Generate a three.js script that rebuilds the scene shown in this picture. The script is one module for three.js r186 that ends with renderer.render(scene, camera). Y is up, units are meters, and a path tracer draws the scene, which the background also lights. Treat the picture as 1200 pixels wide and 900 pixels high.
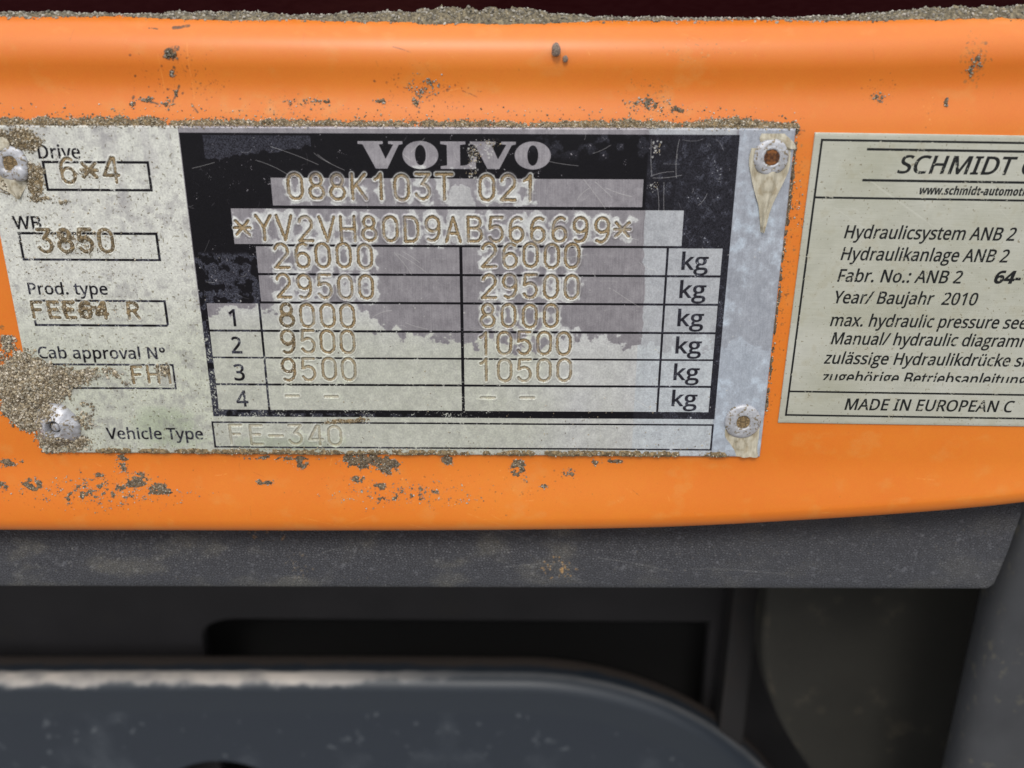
import * as THREE from 'three';
import { mergeGeometries } from 'three/addons/utils/BufferGeometryUtils.js';

// ---------------------------------------------------------------- camera, sky, sun, exposure
const scene = new THREE.Scene();
const camera = new THREE.PerspectiveCamera(48.455, 4 / 3, 0.005, 20);
camera.position.set(0.022447, 0.038293, 0.152546);
camera.up.set(-0.00558413, 0.94189475, -0.33586171);
camera.lookAt(0.022447 - 0.00464561, 0.038293 - 0.33588776, 0.152546 - 0.94189056);
camera.focus = 0.159;
camera.userData.fStop = 13;

{ // overcast sky: brighter towards the zenith, one even tone round the horizon
  const w = 64, h = 32, d = new Float32Array(w * h * 4);
  for (let j = 0; j < h; j++) {
    const e = ((j + 0.5) / h - 0.5) * Math.PI;
    const s = Math.sin(e), L = s > 0 ? 0.80 + 0.42 * s : 0.26;
    for (let i = 0; i < w; i++) {
      const o = (j * w + i) * 4;
      d[o] = L * (s > 0 ? 0.97 : 1.0); d[o + 1] = L * (s > 0 ? 1.0 : 0.97); d[o + 2] = L * (s > 0 ? 1.05 : 0.93); d[o + 3] = 1;
    }
  }
  const t = new THREE.DataTexture(d, w, h, THREE.RGBAFormat, THREE.FloatType);
  t.mapping = THREE.EquirectangularReflectionMapping; t.magFilter = THREE.LinearFilter; t.needsUpdate = true;
  scene.background = t; scene.environment = t;
}
const sun = new THREE.DirectionalLight(new THREE.Color(1.0, 0.965, 0.91), 1.3);
sun.position.set(-0.08, 0.80, 0.85);
sun.castShadow = true; sun.shadow.radius = 34;
Object.assign(sun.shadow.camera, { left: -0.3, right: 0.3, top: 0.3, bottom: -0.3, near: 0.1, far: 3 });
scene.add(sun, sun.target);

const renderer = new THREE.WebGLRenderer({ antialias: true });
renderer.toneMapping = THREE.LinearToneMapping;
renderer.toneMappingExposure = 1.22;
renderer.shadowMap.enabled = true;

// ---------------------------------------------------------------- helpers (all lengths below in millimetres)
const MM = 0.001;
let seed = 90210;
const rnd = () => { seed = (seed + 0x6D2B79F5) | 0; let t = Math.imul(seed ^ (seed >>> 15), 1 | seed); t = (t + Math.imul(t ^ (t >>> 7), 61 | t)) ^ t; return ((t ^ (t >>> 14)) >>> 0) / 4294967296; };
const PERM = new Float32Array(65536); for (let i = 0; i < 65536; i++) PERM[i] = rnd();
const hash = (x, y) => PERM[((x * 374761 + y * 668265 + (x * y) * 97) ^ (y << 7)) & 65535];
function noise(x, y) {
  const ix = Math.floor(x), iy = Math.floor(y); let fx = x - ix, fy = y - iy;
  fx = fx * fx * (3 - 2 * fx); fy = fy * fy * (3 - 2 * fy);
  const a = hash(ix, iy), b = hash(ix + 1, iy), c = hash(ix, iy + 1), d = hash(ix + 1, iy + 1);
  return a + (b - a) * fx + (c - a) * fy + (a - b - c + d) * fx * fy;
}
function fbm(x, y, n = 4) { let s = 0, a = 0.5, t = 0; for (let i = 0; i < n; i++) { s += a * noise(x, y); t += a; a *= 0.5; x = x * 2.03 + 17.3; y = y * 2.03 - 9.1; } return s / t; }
const clamp = (v, a = 0, b = 1) => v < a ? a : v > b ? b : v;
const sm = (a, b, v) => { const t = clamp((v - a) / (b - a)); return t * t * (3 - 2 * t); };
const lerp = (a, b, t) => a + (b - a) * t;
const spline = (pts) => (x) => {
  if (x <= pts[0][0]) return pts[0][1];
  for (let i = 1; i < pts.length; i++) if (x <= pts[i][0]) {
    const [x0, y0] = pts[i - 1], [x1, y1] = pts[i], h = x1 - x0, t = (x - x0) / h;
    const m = (k) => k <= 0 ? (pts[1][1] - pts[0][1]) / (pts[1][0] - pts[0][0]) : k >= pts.length - 1 ? (pts[k][1] - pts[k - 1][1]) / (pts[k][0] - pts[k - 1][0]) : (pts[k + 1][1] - pts[k - 1][1]) / (pts[k + 1][0] - pts[k - 1][0]);
    const t2 = t * t, t3 = t2 * t;
    return y0 * (2 * t3 - 3 * t2 + 1) + y1 * (3 * t2 - 2 * t3) + h * (m(i - 1) * (t3 - 2 * t2 + t) + m(i) * (t3 - t2));
  }
  return pts[pts.length - 1][1];
};
function grid(nu, nv, f, uv, keep) { // f(i, j) -> [x, y, z] in mm
  const P = new Float32Array((nu + 1) * (nv + 1) * 3), U = new Float32Array((nu + 1) * (nv + 1) * 2), I = [];
  let k = 0, q = 0;
  for (let j = 0; j <= nv; j++) for (let i = 0; i <= nu; i++) {
    const p = f(i, j); P[k++] = p[0] * MM; P[k++] = p[1] * MM; P[k++] = p[2] * MM;
    const t = uv ? uv(i, j, p) : [i / nu, j / nv]; U[q++] = t[0]; U[q++] = t[1];
  }
  const used = keep ? [] : new Uint32Array(nu * nv * 6); let n = 0;
  for (let j = 0; j < nv; j++) for (let i = 0; i < nu; i++) {
    if (keep && !keep(i, j)) continue;
    const a = j * (nu + 1) + i, b = a + 1, c = a + nu + 1, d = c + 1;
    if (keep) used.push(a, b, d, a, d, c);
    else { used[n++] = a; used[n++] = b; used[n++] = d; used[n++] = a; used[n++] = d; used[n++] = c; }
  }
  const g = new THREE.BufferGeometry();
  g.setAttribute('position', new THREE.BufferAttribute(P, 3)); g.setAttribute('uv', new THREE.BufferAttribute(U, 2));
  g.setIndex(new THREE.BufferAttribute(keep ? new Uint32Array(used) : used, 1));
  g.computeVertexNormals(); return g;
}
const taken = {};
function named(o, name) { const n = taken[name] = (taken[name] ?? -1) + 1; o.name = n ? name + '_' + String(n).padStart(3, '0') : name; return o; }
function mesh(name, g, m, parent) { const o = new THREE.Mesh(g, m); o.castShadow = o.receiveShadow = true; if (parent) { o.name = name; parent.add(o); } else { named(o, name); scene.add(o); } return o; }
function group(name, x = 0, y = 0, z = 0) { const g = named(new THREE.Group(), name); g.position.set(x * MM, y * MM, z * MM); scene.add(g); return g; }
function sub(name, parent, x = 0, y = 0, z = 0) { const g = new THREE.Group(); g.name = name; g.position.set(x * MM, y * MM, z * MM); parent.add(g); return g; }
function tag(o, label, category, kind, grp) { Object.assign(o.userData, { label, category }); if (kind) o.userData.kind = kind; if (grp) o.userData.group = grp; return o; }
function texture(w, h, f, srgb) { // f(px, py, out) with py counted from the bottom
  const d = new Uint8Array(w * h * 4), out = [0, 0, 0];
  for (let j = 0, o = 0; j < h; j++) for (let i = 0; i < w; i++, o += 4) { f(i, j, out); d[o] = clamp(out[0], 0, 255); d[o + 1] = clamp(out[1], 0, 255); d[o + 2] = clamp(out[2], 0, 255); d[o + 3] = 255; }
  return dataTex(d, w, h, srgb);
}
function dataTex(d, w, h, srgb) {
  const t = new THREE.DataTexture(d, w, h); if (srgb) t.colorSpace = THREE.SRGBColorSpace;
  t.magFilter = THREE.LinearFilter; t.minFilter = THREE.LinearMipmapLinearFilter; t.generateMipmaps = true; t.wrapS = t.wrapT = THREE.MirroredRepeatWrapping; t.needsUpdate = true; return t;
}
function canvasOf(w, h) { const c = document.createElement('canvas'); c.width = w; c.height = h; return c; }
function layer(c) { return c.getContext('2d').getImageData(0, 0, c.width, c.height).data; }

// ---------------------------------------------------------------- large structure: orange panel, trim, recess
const bottomEdge = spline([[-260, -49.3], [-83, -48.9], [4, -48.4], [48, -47.5], [82, -45.5], [108, -43.4], [125, -41.5], [170, -35], [240, -23]]);
const topEdge = spline([[-260, 48.2], [-60, 48.6], [0, 48.2], [40, 48.2], [75, 48.4], [105, 49.2], [160, 50], [240, 51]]);
function panelZ(y, x) { // front of the sheet between its two rolled edges
  const top = topEdge(x);
  const dent = 0.10 * (fbm(x * 0.03 + 3, y * 0.03) - 0.5) * 2;
  return -1.3 * Math.exp(-(((y - (top - 11.6)) / 4.6) ** 2)) + 1.6 * sm(-31, -45, y) + dent;
}
// the rolled top starts tangent to the hollow below it
const ROLL = 6.6, rollOff = 8.4, rollA = -Math.atan((panelZ(48.2 - rollOff + 0.05, 0) - panelZ(48.2 - rollOff - 0.05, 0)) / 0.1);
const rollR = rollOff / (1 - Math.sin(rollA));
const roll = (x, a) => { const y1 = topEdge(x) - rollOff, z1 = panelZ(y1, x); return [y1 + rollR * (Math.sin(a) - Math.sin(rollA)), z1 + rollR * (Math.cos(a) - Math.cos(rollA))]; };
const PX0 = -100, PX1 = 140, PY0 = -54, PY1 = 56;
{
  const NU = 520;
  const rows = [];                                 // cross-section of the sheet, bottom return first
  const Rb = 4;
  for (let k = 0; k <= 5; k++) rows.push(['in', k / 5]);
  for (let k = 1; k <= 14; k++) rows.push(['b', k / 14]);
  for (let k = 1; k <= 110; k++) rows.push(['f', k / 110]);
  for (let k = 1; k <= 30; k++) rows.push(['t', k / 30]);
  for (let k = 1; k <= 6; k++) rows.push(['back', k / 6]);
  const f = (i, j) => {
    const x = -250 + 480 * i / NU, [w, t] = rows[j], yb = bottomEdge(x), yt = topEdge(x);
    const y0 = yb + Rb, y1 = yt - rollOff;
    if (w === 'in') return [x, yb + 0.6 * (1 - t), -14 + 10 * t];
    if (w === 'b') { const a = -Math.PI / 2 * (1 - t); return [x, y0 + Rb * Math.sin(a), -Rb + Rb * Math.cos(a) + panelZ(y0, x)]; }
    if (w === 'f') { const y = lerp(y0, y1, t); return [x, y, panelZ(y, x)]; }
    if (w === 't') return [x, ...roll(x, lerp(rollA, Math.PI / 2, t))];
    return [x, yt - 0.8 * t * t, roll(x, Math.PI / 2)[1] - 9 * t];
  };
  const g = grid(NU, rows.length - 1, f, (i, j, p) => [(p[0] - PX0) / (PX1 - PX0), (p[1] - (rows[j][0] === 't' || rows[j][0] === 'back' ? p[2] + 1 : 0) * 0.45 - PY0) / (PY1 - PY0)]);

  const TW = 2048, TH = 940, sx = TW / (PX1 - PX0), sy = TH / (PY1 - PY0);
  // scuffs, scratches and stains, drawn as thin marks at their places on the sheet
  const c = canvasOf(TW, TH), ctx = c.getContext('2d');
  const X = (x) => (x - PX0) * sx, Y = (y) => TH - (y - PY0) * sy;
  ctx.lineCap = 'round';
  const mark = (x, y, dx, dy, w, col) => { ctx.strokeStyle = col; ctx.lineWidth = w * sx; ctx.beginPath(); ctx.moveTo(X(x), Y(y)); ctx.quadraticCurveTo(X(x + dx * 0.5 + (rnd() - 0.5) * 0.5), Y(y + dy * 0.5 + (rnd() - 0.5) * 0.5), X(x + dx), Y(y + dy)); ctx.stroke(); };
  // brown specks scattered everywhere, denser in a few places
  const specks = (x0, y0, rx, ry, n, smin, smax, cols) => { for (let i = 0; i < n; i++) { const a = rnd() * 6.283, r = Math.sqrt(rnd()) * (0.4 + 0.6 * rnd()); ctx.fillStyle = cols[Math.floor(rnd() * cols.length)]; ctx.beginPath(); ctx.ellipse(X(x0 + rx * r * Math.cos(a)), Y(y0 + ry * r * Math.sin(a)), (smin + rnd() ** 3 * (smax - smin)) * sx, (smin + rnd() ** 3 * (smax - smin)) * sy, rnd() * 3, 0, 7); ctx.fill(); } };
  const browns = ['rgba(96,48,14,0.8)', 'rgba(70,40,22,0.75)', 'rgba(150,78,24,0.7)', 'rgba(120,60,18,0.7)'];
  specks(20, 0, 125, 60, 900, 0.03, 0.16, browns);
  specks(-36, 39, 10, 6, 110, 0.04, 0.3, browns);
  specks(-30, 37, 4, 2.5, 60, 0.05, 0.22, ['rgba(140,68,18,0.5)', 'rgba(110,60,25,0.5)']);
  specks(4, 37, 8, 6, 120, 0.04, 0.28, browns);
  specks(12, 36, 6, 4, 60, 0.04, 0.22, browns);
  specks(45, 36, 6, 3.4, 150, 0.04, 0.2, ['rgba(120,96,74,0.6)', 'rgba(90,70,55,0.6)']);
  specks(52, 43, 7, 3, 60, 0.05, 0.4, ['rgba(130,100,76,0.7)', 'rgba(205,150,110,0.5)']);
  specks(84, 37, 5, 3, 60, 0.04, 0.2, browns);
  specks(99, 42, 3, 6, 140, 0.05, 0.35, ['rgba(110,78,52,0.75)', 'rgba(140,96,60,0.6)']);
  specks(93, 34, 3, 3, 30, 0.04, 0.2, ['rgba(235,180,130,0.7)', 'rgba(150,90,40,0.6)']);
  specks(-16, 34, 10, 3, 110, 0.04, 0.26, ['rgba(128,100,78,0.6)', 'rgba(90,62,40,0.6)']);
  specks(-60, -40, 26, 6, 260, 0.04, 0.2, browns);
  specks(10, -38, 40, 6, 320, 0.04, 0.24, ['rgba(235,170,110,0.6)', 'rgba(120,84,56,0.6)', 'rgba(96,60,30,0.7)']);
  specks(71.5, 8, 1.6, 28, 220, 0.05, 0.3, ['rgba(110,70,36,0.7)', 'rgba(70,44,26,0.7)', 'rgba(150,110,80,0.6)']);
  specks(70.6, -20, 1.2, 8, 40, 0.05, 0.2, browns);
  specks(-78, -8, 6, 20, 260, 0.05, 0.5, ['rgba(120,88,54,0.8)', 'rgba(90,62,36,0.7)']);
  for (const [x, y, dx, dy, w] of [[-36.5, 42.4, 1.8, 0.6, 0.9], [-37, 41.6, 0.9, 0.3, 0.6], [-35.4, 47, 2.2, 0.5, 0.8], [-36.2, 39.1, 0.6, 0.9, 0.45], [-36.8, 34.2, 1.5, 3, 0.32], [-40.5, 34.4, 1.4, -0.3, 0.3], [-39.6, 46.9, 1.4, -0.2, 0.3], [-33.4, 34.2, 1, -1.4, 0.25], [-43.8, 34.6, 0.5, 0.7, 0.4]]) mark(x, y, dx, dy, w, 'rgba(74,52,38,0.9)');
  for (const [x, y, dx, dy] of [[3, 37, 4, -1.2], [1.5, 43.4, 3, -1], [7, 35.5, 3, 1.6], [13, 36.5, 2.5, -1]]) mark(x, y, dx, dy, 0.14, 'rgba(110,52,10,0.75)');
  for (let i = 0; i < 46; i++) { const x = -90 + 220 * rnd(), y = rnd() < 0.5 ? -33 - 13 * rnd() : 33 + 12 * rnd(), a = rnd() * 3; mark(x, y, Math.cos(a) * (0.6 + 3 * rnd()), Math.sin(a) * (0.6 + 2 * rnd()), 0.05 + 0.06 * rnd(), rnd() < 0.6 ? 'rgba(246,190,140,0.55)' : 'rgba(140,72,22,0.5)'); }
  for (const [x, y, dx, dy] of [[-38, 42, 0.1, -5.5], [-33, 44, 0.05, -9], [0.5, -45.2, 9, -3.4], [3, -46.2, 8, -2.2], [13, -43, 8, -3], [-20, -44, 9, -2.5], [-12, -46, 6, 2.4]]) mark(x, y, dx, dy, 0.09, 'rgba(244,178,120,0.5)');
  const L = layer(c);
  const bump = new Uint8Array(TW * TH);
  const tex = texture(TW, TH, (i, j, o) => {
    const x = PX0 + (i + 0.5) / sx, y = PY0 + (j + 0.5) / sy;
    const b = fbm(x * 0.05, y * 0.05, 3), m = fbm(x * 0.9 + 40, y * 0.9, 3), g1 = hash(i, j);
    let r = 214 + 8 * (b - 0.5), gg = 115 + 14 * (b - 0.5) + 5 * (m - 0.5), bl = 22 + 16 * (b - 0.5);
    // thin greyish dust with its own blotchy outline
    let d = sm(0.60, 0.80, fbm(x * 0.22 + 8, y * 0.3 + 5, 5) + 0.10 * (m - 0.5)) * 0.2;
    d += sm(0.45, 0.75, fbm(x * 0.5 + 70, y * 0.7, 4)) * 0.35 * Math.exp(-(((x - 46) / 9) ** 2) - ((y - 35.5) / 2.6) ** 2);
    d += sm(0.45, 0.75, fbm(x * 0.5 + 90, y * 0.7, 4)) * 0.35 * Math.exp(-(((x + 17) / 11) ** 2) - ((y - 34) / 2.4) ** 2);
    d *= 0.55 + 0.9 * noise(x * 5, y * 5);
    d = clamp(d);
    r = lerp(r, 208, d); gg = lerp(gg, 146, d); bl = lerp(bl, 98, d);
    const k = ((TH - 1 - j) * TW + i) * 4, a = L[k + 3] / 255 * (0.55 + 0.7 * noise(x * 7, y * 7)) * sm(0.22, 0.6, fbm(x * 3.2 + 6, y * 3.2, 3));
    const aa = clamp(a);
    r = lerp(r, L[k], aa); gg = lerp(gg, L[k + 1], aa); bl = lerp(bl, L[k + 2], aa);
    bump[j * TW + i] = clamp(110 + 34 * (noise(x * 2.2, y * 2.2) - 0.5) + 20 * (noise(x * 7, y * 7) - 0.5) + 90 * aa + 50 * d * g1);
    o[0] = r + 5 * (g1 - 0.5); o[1] = gg + 4 * (g1 - 0.5); o[2] = bl + 4 * (g1 - 0.5);
  }, true);
  const bt = texture(TW, TH, (i, j, o) => { const v = bump[j * TW + i]; o[0] = v; o[1] = clamp(132 + (v - 110) * 1.1, 100, 238); o[2] = 0; });
  const m = new THREE.MeshPhysicalMaterial({ map: tex, bumpMap: bt, bumpScale: 0.00016, roughnessMap: bt, roughness: 1.0, clearcoat: 0.22, clearcoatRoughness: 0.55 });
  const o = mesh('orange_panel', g, m);
  tag(o, 'orange painted sheet metal panel with rolled edges, carrying both plates', 'panel');
}
// grained plastic trim under the panel
const trimLow = (x) => -65.4 + 0.0045 * x + 0.2;
{
  const rows = [[0, -12, 1], [0.2, -17, 0], [0.36, -16.4, 0], [0.47, -14.2, 0], [0.58, -11, 0], [0.68, -8.4, 0], [0.78, -6.7, 0], [0.87, -5.8, 0], [0.92, -5.4, 0], [0.955, -5.35, 0], [0.98, -5.7, 0], [0.994, -6.3, 0], [1, -7.2, 0], [1, -12, 0], [1, -24, 0]];
  const NU = 240, xr = 126.2, yTop = -36;
  const f = (i, j) => {
    const x0 = -250, t = i / NU; let x = lerp(x0, xr, t); const [a, z] = rows[j];
    const yb = trimLow(x), y = lerp(yTop, yb, a);
    x += sm(0.6, 1, t) * (6.5 * (1 - a) + (a < 0.96 ? Math.max(0, -5.3 - z) * 0.6 : 0)) - sm(0.98, 1, t) * 1.2;
    const round = sm(0.994, 1, t);
    return [x, y, z - 1.0 * round * round];
  };
  const g = grid(NU, rows.length - 1, (i, j) => f(i, rows.length - 1 - j), (i, j, p) => [p[0] / 60, (p[1] - p[2] * 0.5) / 60]);
  // end face
  const ge = grid(1, rows.length - 1, (i, j) => { const p = f(NU, rows.length - 1 - j); return i ? [p[0], p[1], -24] : p; }, (i, j, p) => [p[2] / 60, p[1] / 60]);
  const S = 1024;
  const cells = []; for (let i = 0; i < 120 * 120; i++) cells.push([rnd(), rnd()]);
  const worley = (x, y) => { const ix = Math.floor(x), iy = Math.floor(y); let d1 = 9, d2 = 9; for (let a = -1; a <= 1; a++) for (let b = -1; b <= 1; b++) { const cx = ((ix + a) % 120 + 120) % 120, cy = ((iy + b) % 120 + 120) % 120, p = cells[cy * 120 + cx], dx = ix + a + p[0] - x, dy = iy + b + p[1] - y, d = dx * dx + dy * dy; if (d < d1) { d2 = d1; d1 = d; } else if (d < d2) d2 = d; } return Math.sqrt(d2) - Math.sqrt(d1); };
  const bt = texture(S, S, (i, j, o) => { const v = worley(i / S * 96, j / S * 120); o[0] = 60 + 190 * sm(0.02, 0.4, v) + 20 * hash(i, j); o[1] = 150; o[2] = 0; });
  const tw = 2048, th = 340, x0 = -110, x1 = 130, y0 = -68, y1 = -28;
  // colour in panel space: pale dust with ragged outlines, chalky nicks
  const c = canvasOf(tw, th), ctx = c.getContext('2d'), X = (x) => (x - x0) / (x1 - x0) * tw, Y = (y) => th - (y - y0) / (y1 - y0) * th;
  const spot = (x, y, rx, ry, n, col, s0, s1) => { for (let i = 0; i < n; i++) { const a = rnd() * 6.3, r = Math.sqrt(rnd()); ctx.fillStyle = col; ctx.beginPath(); ctx.ellipse(X(x + rx * r * Math.cos(a)), Y(y + ry * r * Math.sin(a)), (s0 + (s1 - s0) * rnd() ** 2) * 8.5, (s0 + (s1 - s0) * rnd() ** 2) * 5, rnd() * 3, 0, 7); ctx.fill(); } };
  spot(10, -55, 120, 10, 900, 'rgba(150,138,116,0.5)', 0.05, 0.22);
  spot(-30, -52, 8, 4, 60, 'rgba(150,118,84,0.7)', 0.1, 0.5); spot(-24, -60, 4, 3, 26, 'rgba(140,124,100,0.6)', 0.1, 0.45);
  spot(32, -60, 4, 2.5, 34, 'rgba(186,146,96,0.85)', 0.1, 0.5); spot(-66, -57, 24, 6, 260, 'rgba(150,150,144,0.5)', 0.06, 0.35); spot(-55, -50, 40, 3, 60, 'rgba(130,112,88,0.6)', 0.08, 0.4);
  ctx.lineCap = 'round';
  for (const [x, y, dx, dy] of [[4, -51, 22, -4], [10, -52.5, 14, -1.5], [-20, -58, 6, 1.5], [40, -58, 16, -2.6], [20, -60, 14, 0.8], [60, -60, 20, -1]]) { ctx.strokeStyle = 'rgba(150,150,146,0.5)'; ctx.lineWidth = 1.0; ctx.beginPath(); ctx.moveTo(X(x), Y(y)); ctx.quadraticCurveTo(X(x + dx / 2), Y(y + dy / 2 + 0.6), X(x + dx), Y(y + dy)); ctx.stroke(); }
  const L = layer(c);
  const ct = texture(tw, th, (i, j, o) => {
    const x = x0 + (i + 0.5) / tw * (x1 - x0), y = y0 + (j + 0.5) / th * (y1 - y0);
    let d = sm(0.50, 0.78, fbm(x * 0.12 + 60, y * 0.25, 5)) * (x < 40 ? 0.5 : 0.22) * (0.5 + noise(x * 6, y * 6));
    d = clamp(d);
    let r = lerp(68, 112, d), g = lerp(69, 109, d), b = lerp(74, 100, d);
    const k = ((th - 1 - j) * tw + i) * 4, a = L[k + 3] / 255, n = 8 * (hash(i, j) - 0.5);
    o[0] = lerp(r, L[k], a) + n; o[1] = lerp(g, L[k + 1], a) + n; o[2] = lerp(b, L[k + 2], a) + n;
  }, true);
  const uv2 = (geo) => { const p = geo.attributes.position, u = new Float32Array(p.count * 2); for (let i = 0; i < p.count; i++) { u[2 * i] = (p.getX(i) / MM - x0) / (x1 - x0); u[2 * i + 1] = (p.getY(i) / MM - y0) / (y1 - y0); } geo.setAttribute('uv1', new THREE.BufferAttribute(u, 2)); return geo; };
  ct.channel = 1; bt.wrapS = bt.wrapT = THREE.RepeatWrapping;
  const m = new THREE.MeshStandardMaterial({ map: ct, bumpMap: bt, bumpScale: 0.00042, roughness: 0.52 });
  const o = mesh('plastic_trim', mergeGeometries([uv2(g), uv2(ge)]), m);
  tag(o, 'dark grey grained plastic trim strip under the orange panel', 'trim');
}
// dark recess behind: back wall, a panel with an opening, ceiling; dark red wall above the panel
const flat = (hex, rough = 0.8) => new THREE.MeshStandardMaterial({ color: hex, roughness: rough });
function speckled(base, spotCol, amount, scale, rough = 0.75) {
  const b = new THREE.Color(base), s = new THREE.Color(spotCol); b.convertLinearToSRGB(); s.convertLinearToSRGB();
  const t = texture(512, 512, (i, j, o) => { const d = sm(0.62, 0.8, fbm(i * scale, j * scale, 5)) * amount, n = 0.02 * (hash(i, j) - 0.5) + 0.04 * (fbm(i * 0.02 + 30, j * 0.02, 3) - 0.5); o[0] = 255 * (lerp(b.r, s.r, d) + n); o[1] = 255 * (lerp(b.g, s.g, d) + n); o[2] = 255 * (lerp(b.b, s.b, d) + n); }, true);
  return new THREE.MeshStandardMaterial({ map: t, roughness: rough });
}
const scaled = (g) => { g.scale(MM, MM, MM); return g; };
const uvDiv = (g, k) => { const u = g.attributes.uv; for (let i = 0; i < u.count; i++) u.setXY(i, u.getX(i) / k, u.getY(i) / k); return g; };
function box(x0, x1, y0, y1, z0, z1) { const g = new THREE.BoxGeometry(x1 - x0, y1 - y0, z1 - z0); g.translate((x0 + x1) / 2, (y0 + y1) / 2, (z0 + z1) / 2); return scaled(g); }
tag(mesh('recess_wall', box(-320, 320, -420, -45, -140, -134), flat(0x0e0c0c)), 'black back wall of the recess below the trim', 'wall', 'structure');
tag(mesh('recess_ceiling', box(-320, 320, -45, -41, -140, -16), flat(0x101010)), 'dark ceiling of the recess hidden behind the trim', 'ceiling', 'structure');
tag(mesh('cavity_wall', box(-320, 320, -40, 160, -50, -44), (() => { const m = speckled(0x220406, 0x30120f, 0.5, 0.02, 0.9); return new THREE.MeshPhysicalMaterial({ map: m.map, roughness: 0.9, specularIntensity: 0.15 }); })()), 'dark red wall of the cavity above the orange panel', 'wall', 'structure');
{
  const s = new THREE.Shape([[-300, -300], [300, -300], [300, -46], [-300, -46]].map(([x, y]) => new THREE.Vector2(x, y)));
  const h = new THREE.Path(); const hx0 = -89, hy1 = -139.5;
  h.moveTo(hx0, -220); h.lineTo(hx0, hy1 - 10); h.quadraticCurveTo(hx0, hy1, hx0 + 16, hy1); h.lineTo(92, hy1); h.lineTo(92, -220); h.closePath(); s.holes.push(h);
  const g = scaled(new THREE.ExtrudeGeometry(s, { depth: 4, bevelEnabled: true, bevelSize: 1, bevelThickness: 1, bevelSegments: 3, curveSegments: 16 })); g.translate(0, 0, -0.106); uvDiv(g, 120);
  tag(mesh('inner_panel', g, speckled(0x1b181a, 0x26221f, 0.5, 0.02, 0.7)), 'dark inner panel with a round-cornered opening behind the trim', 'panel', 'structure');
}
{ // dark olive side bracket on the right with a rounded lower edge, and a narrow upright rib
  const s = new THREE.Shape(); s.moveTo(96, -50); s.lineTo(96, -112); s.bezierCurveTo(97, -132, 106, -150, 124, -172); s.lineTo(200, -240); s.lineTo(200, -50); s.closePath();
  const g = scaled(new THREE.ExtrudeGeometry(s, { depth: 6, bevelEnabled: true, bevelSize: 2, bevelThickness: 2, bevelSegments: 4, curveSegments: 20 })); g.translate(0, 0, -0.064);
  const m = speckled(0x1f1d17, 0x3a342a, 0.7, 0.03, 0.8); uvDiv(g, 120);
  tag(mesh('side_bracket', g, m), 'dark olive bracket plate inside the recess beside the grey post', 'bracket');
  const r = new THREE.Shape(); r.moveTo(0, 0); r.lineTo(7, 0); r.quadraticCurveTo(9, 0, 9, -2); r.lineTo(9, -10); r.lineTo(0, -10); r.closePath();
  const gr = new THREE.ExtrudeGeometry(r, { depth: 160, bevelEnabled: false, curveSegments: 6 }); gr.rotateX(Math.PI / 2); gr.translate(93, -46, -84); scaled(gr); uvDiv(gr, 120);
  tag(mesh('upright_rib', gr, speckled(0x1c1a1b, 0x2a211d, 0.4, 0.02, 0.6)), 'narrow dark upright rib in the recess left of the olive bracket', 'rib');
}
{ // grey upright post on the right, rounded on its left edge
  const prof = [[139, -24], [133.4, -23.6], [132.3, -21], [132.2, -17.6], [133, -14.8], [134.6, -13.2], [137, -12.5], [150, -12.2], [190, -11], [240, -12]];
  const NV = 90;
  const g = grid(prof.length - 1, NV, (i, j) => [prof[i][0], -34 - 260 * (1 - j / NV), prof[i][1]], (i, j, p) => [(p[0] + p[2]) / 70, p[1] / 70]);
  const m = speckled(0x393a3d, 0x625d4e, 0.45, 0.05, 0.5);
  tag(mesh('grey_post', g, m), 'grey scuffed upright post at the right end of the trim', 'post');
}
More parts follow.
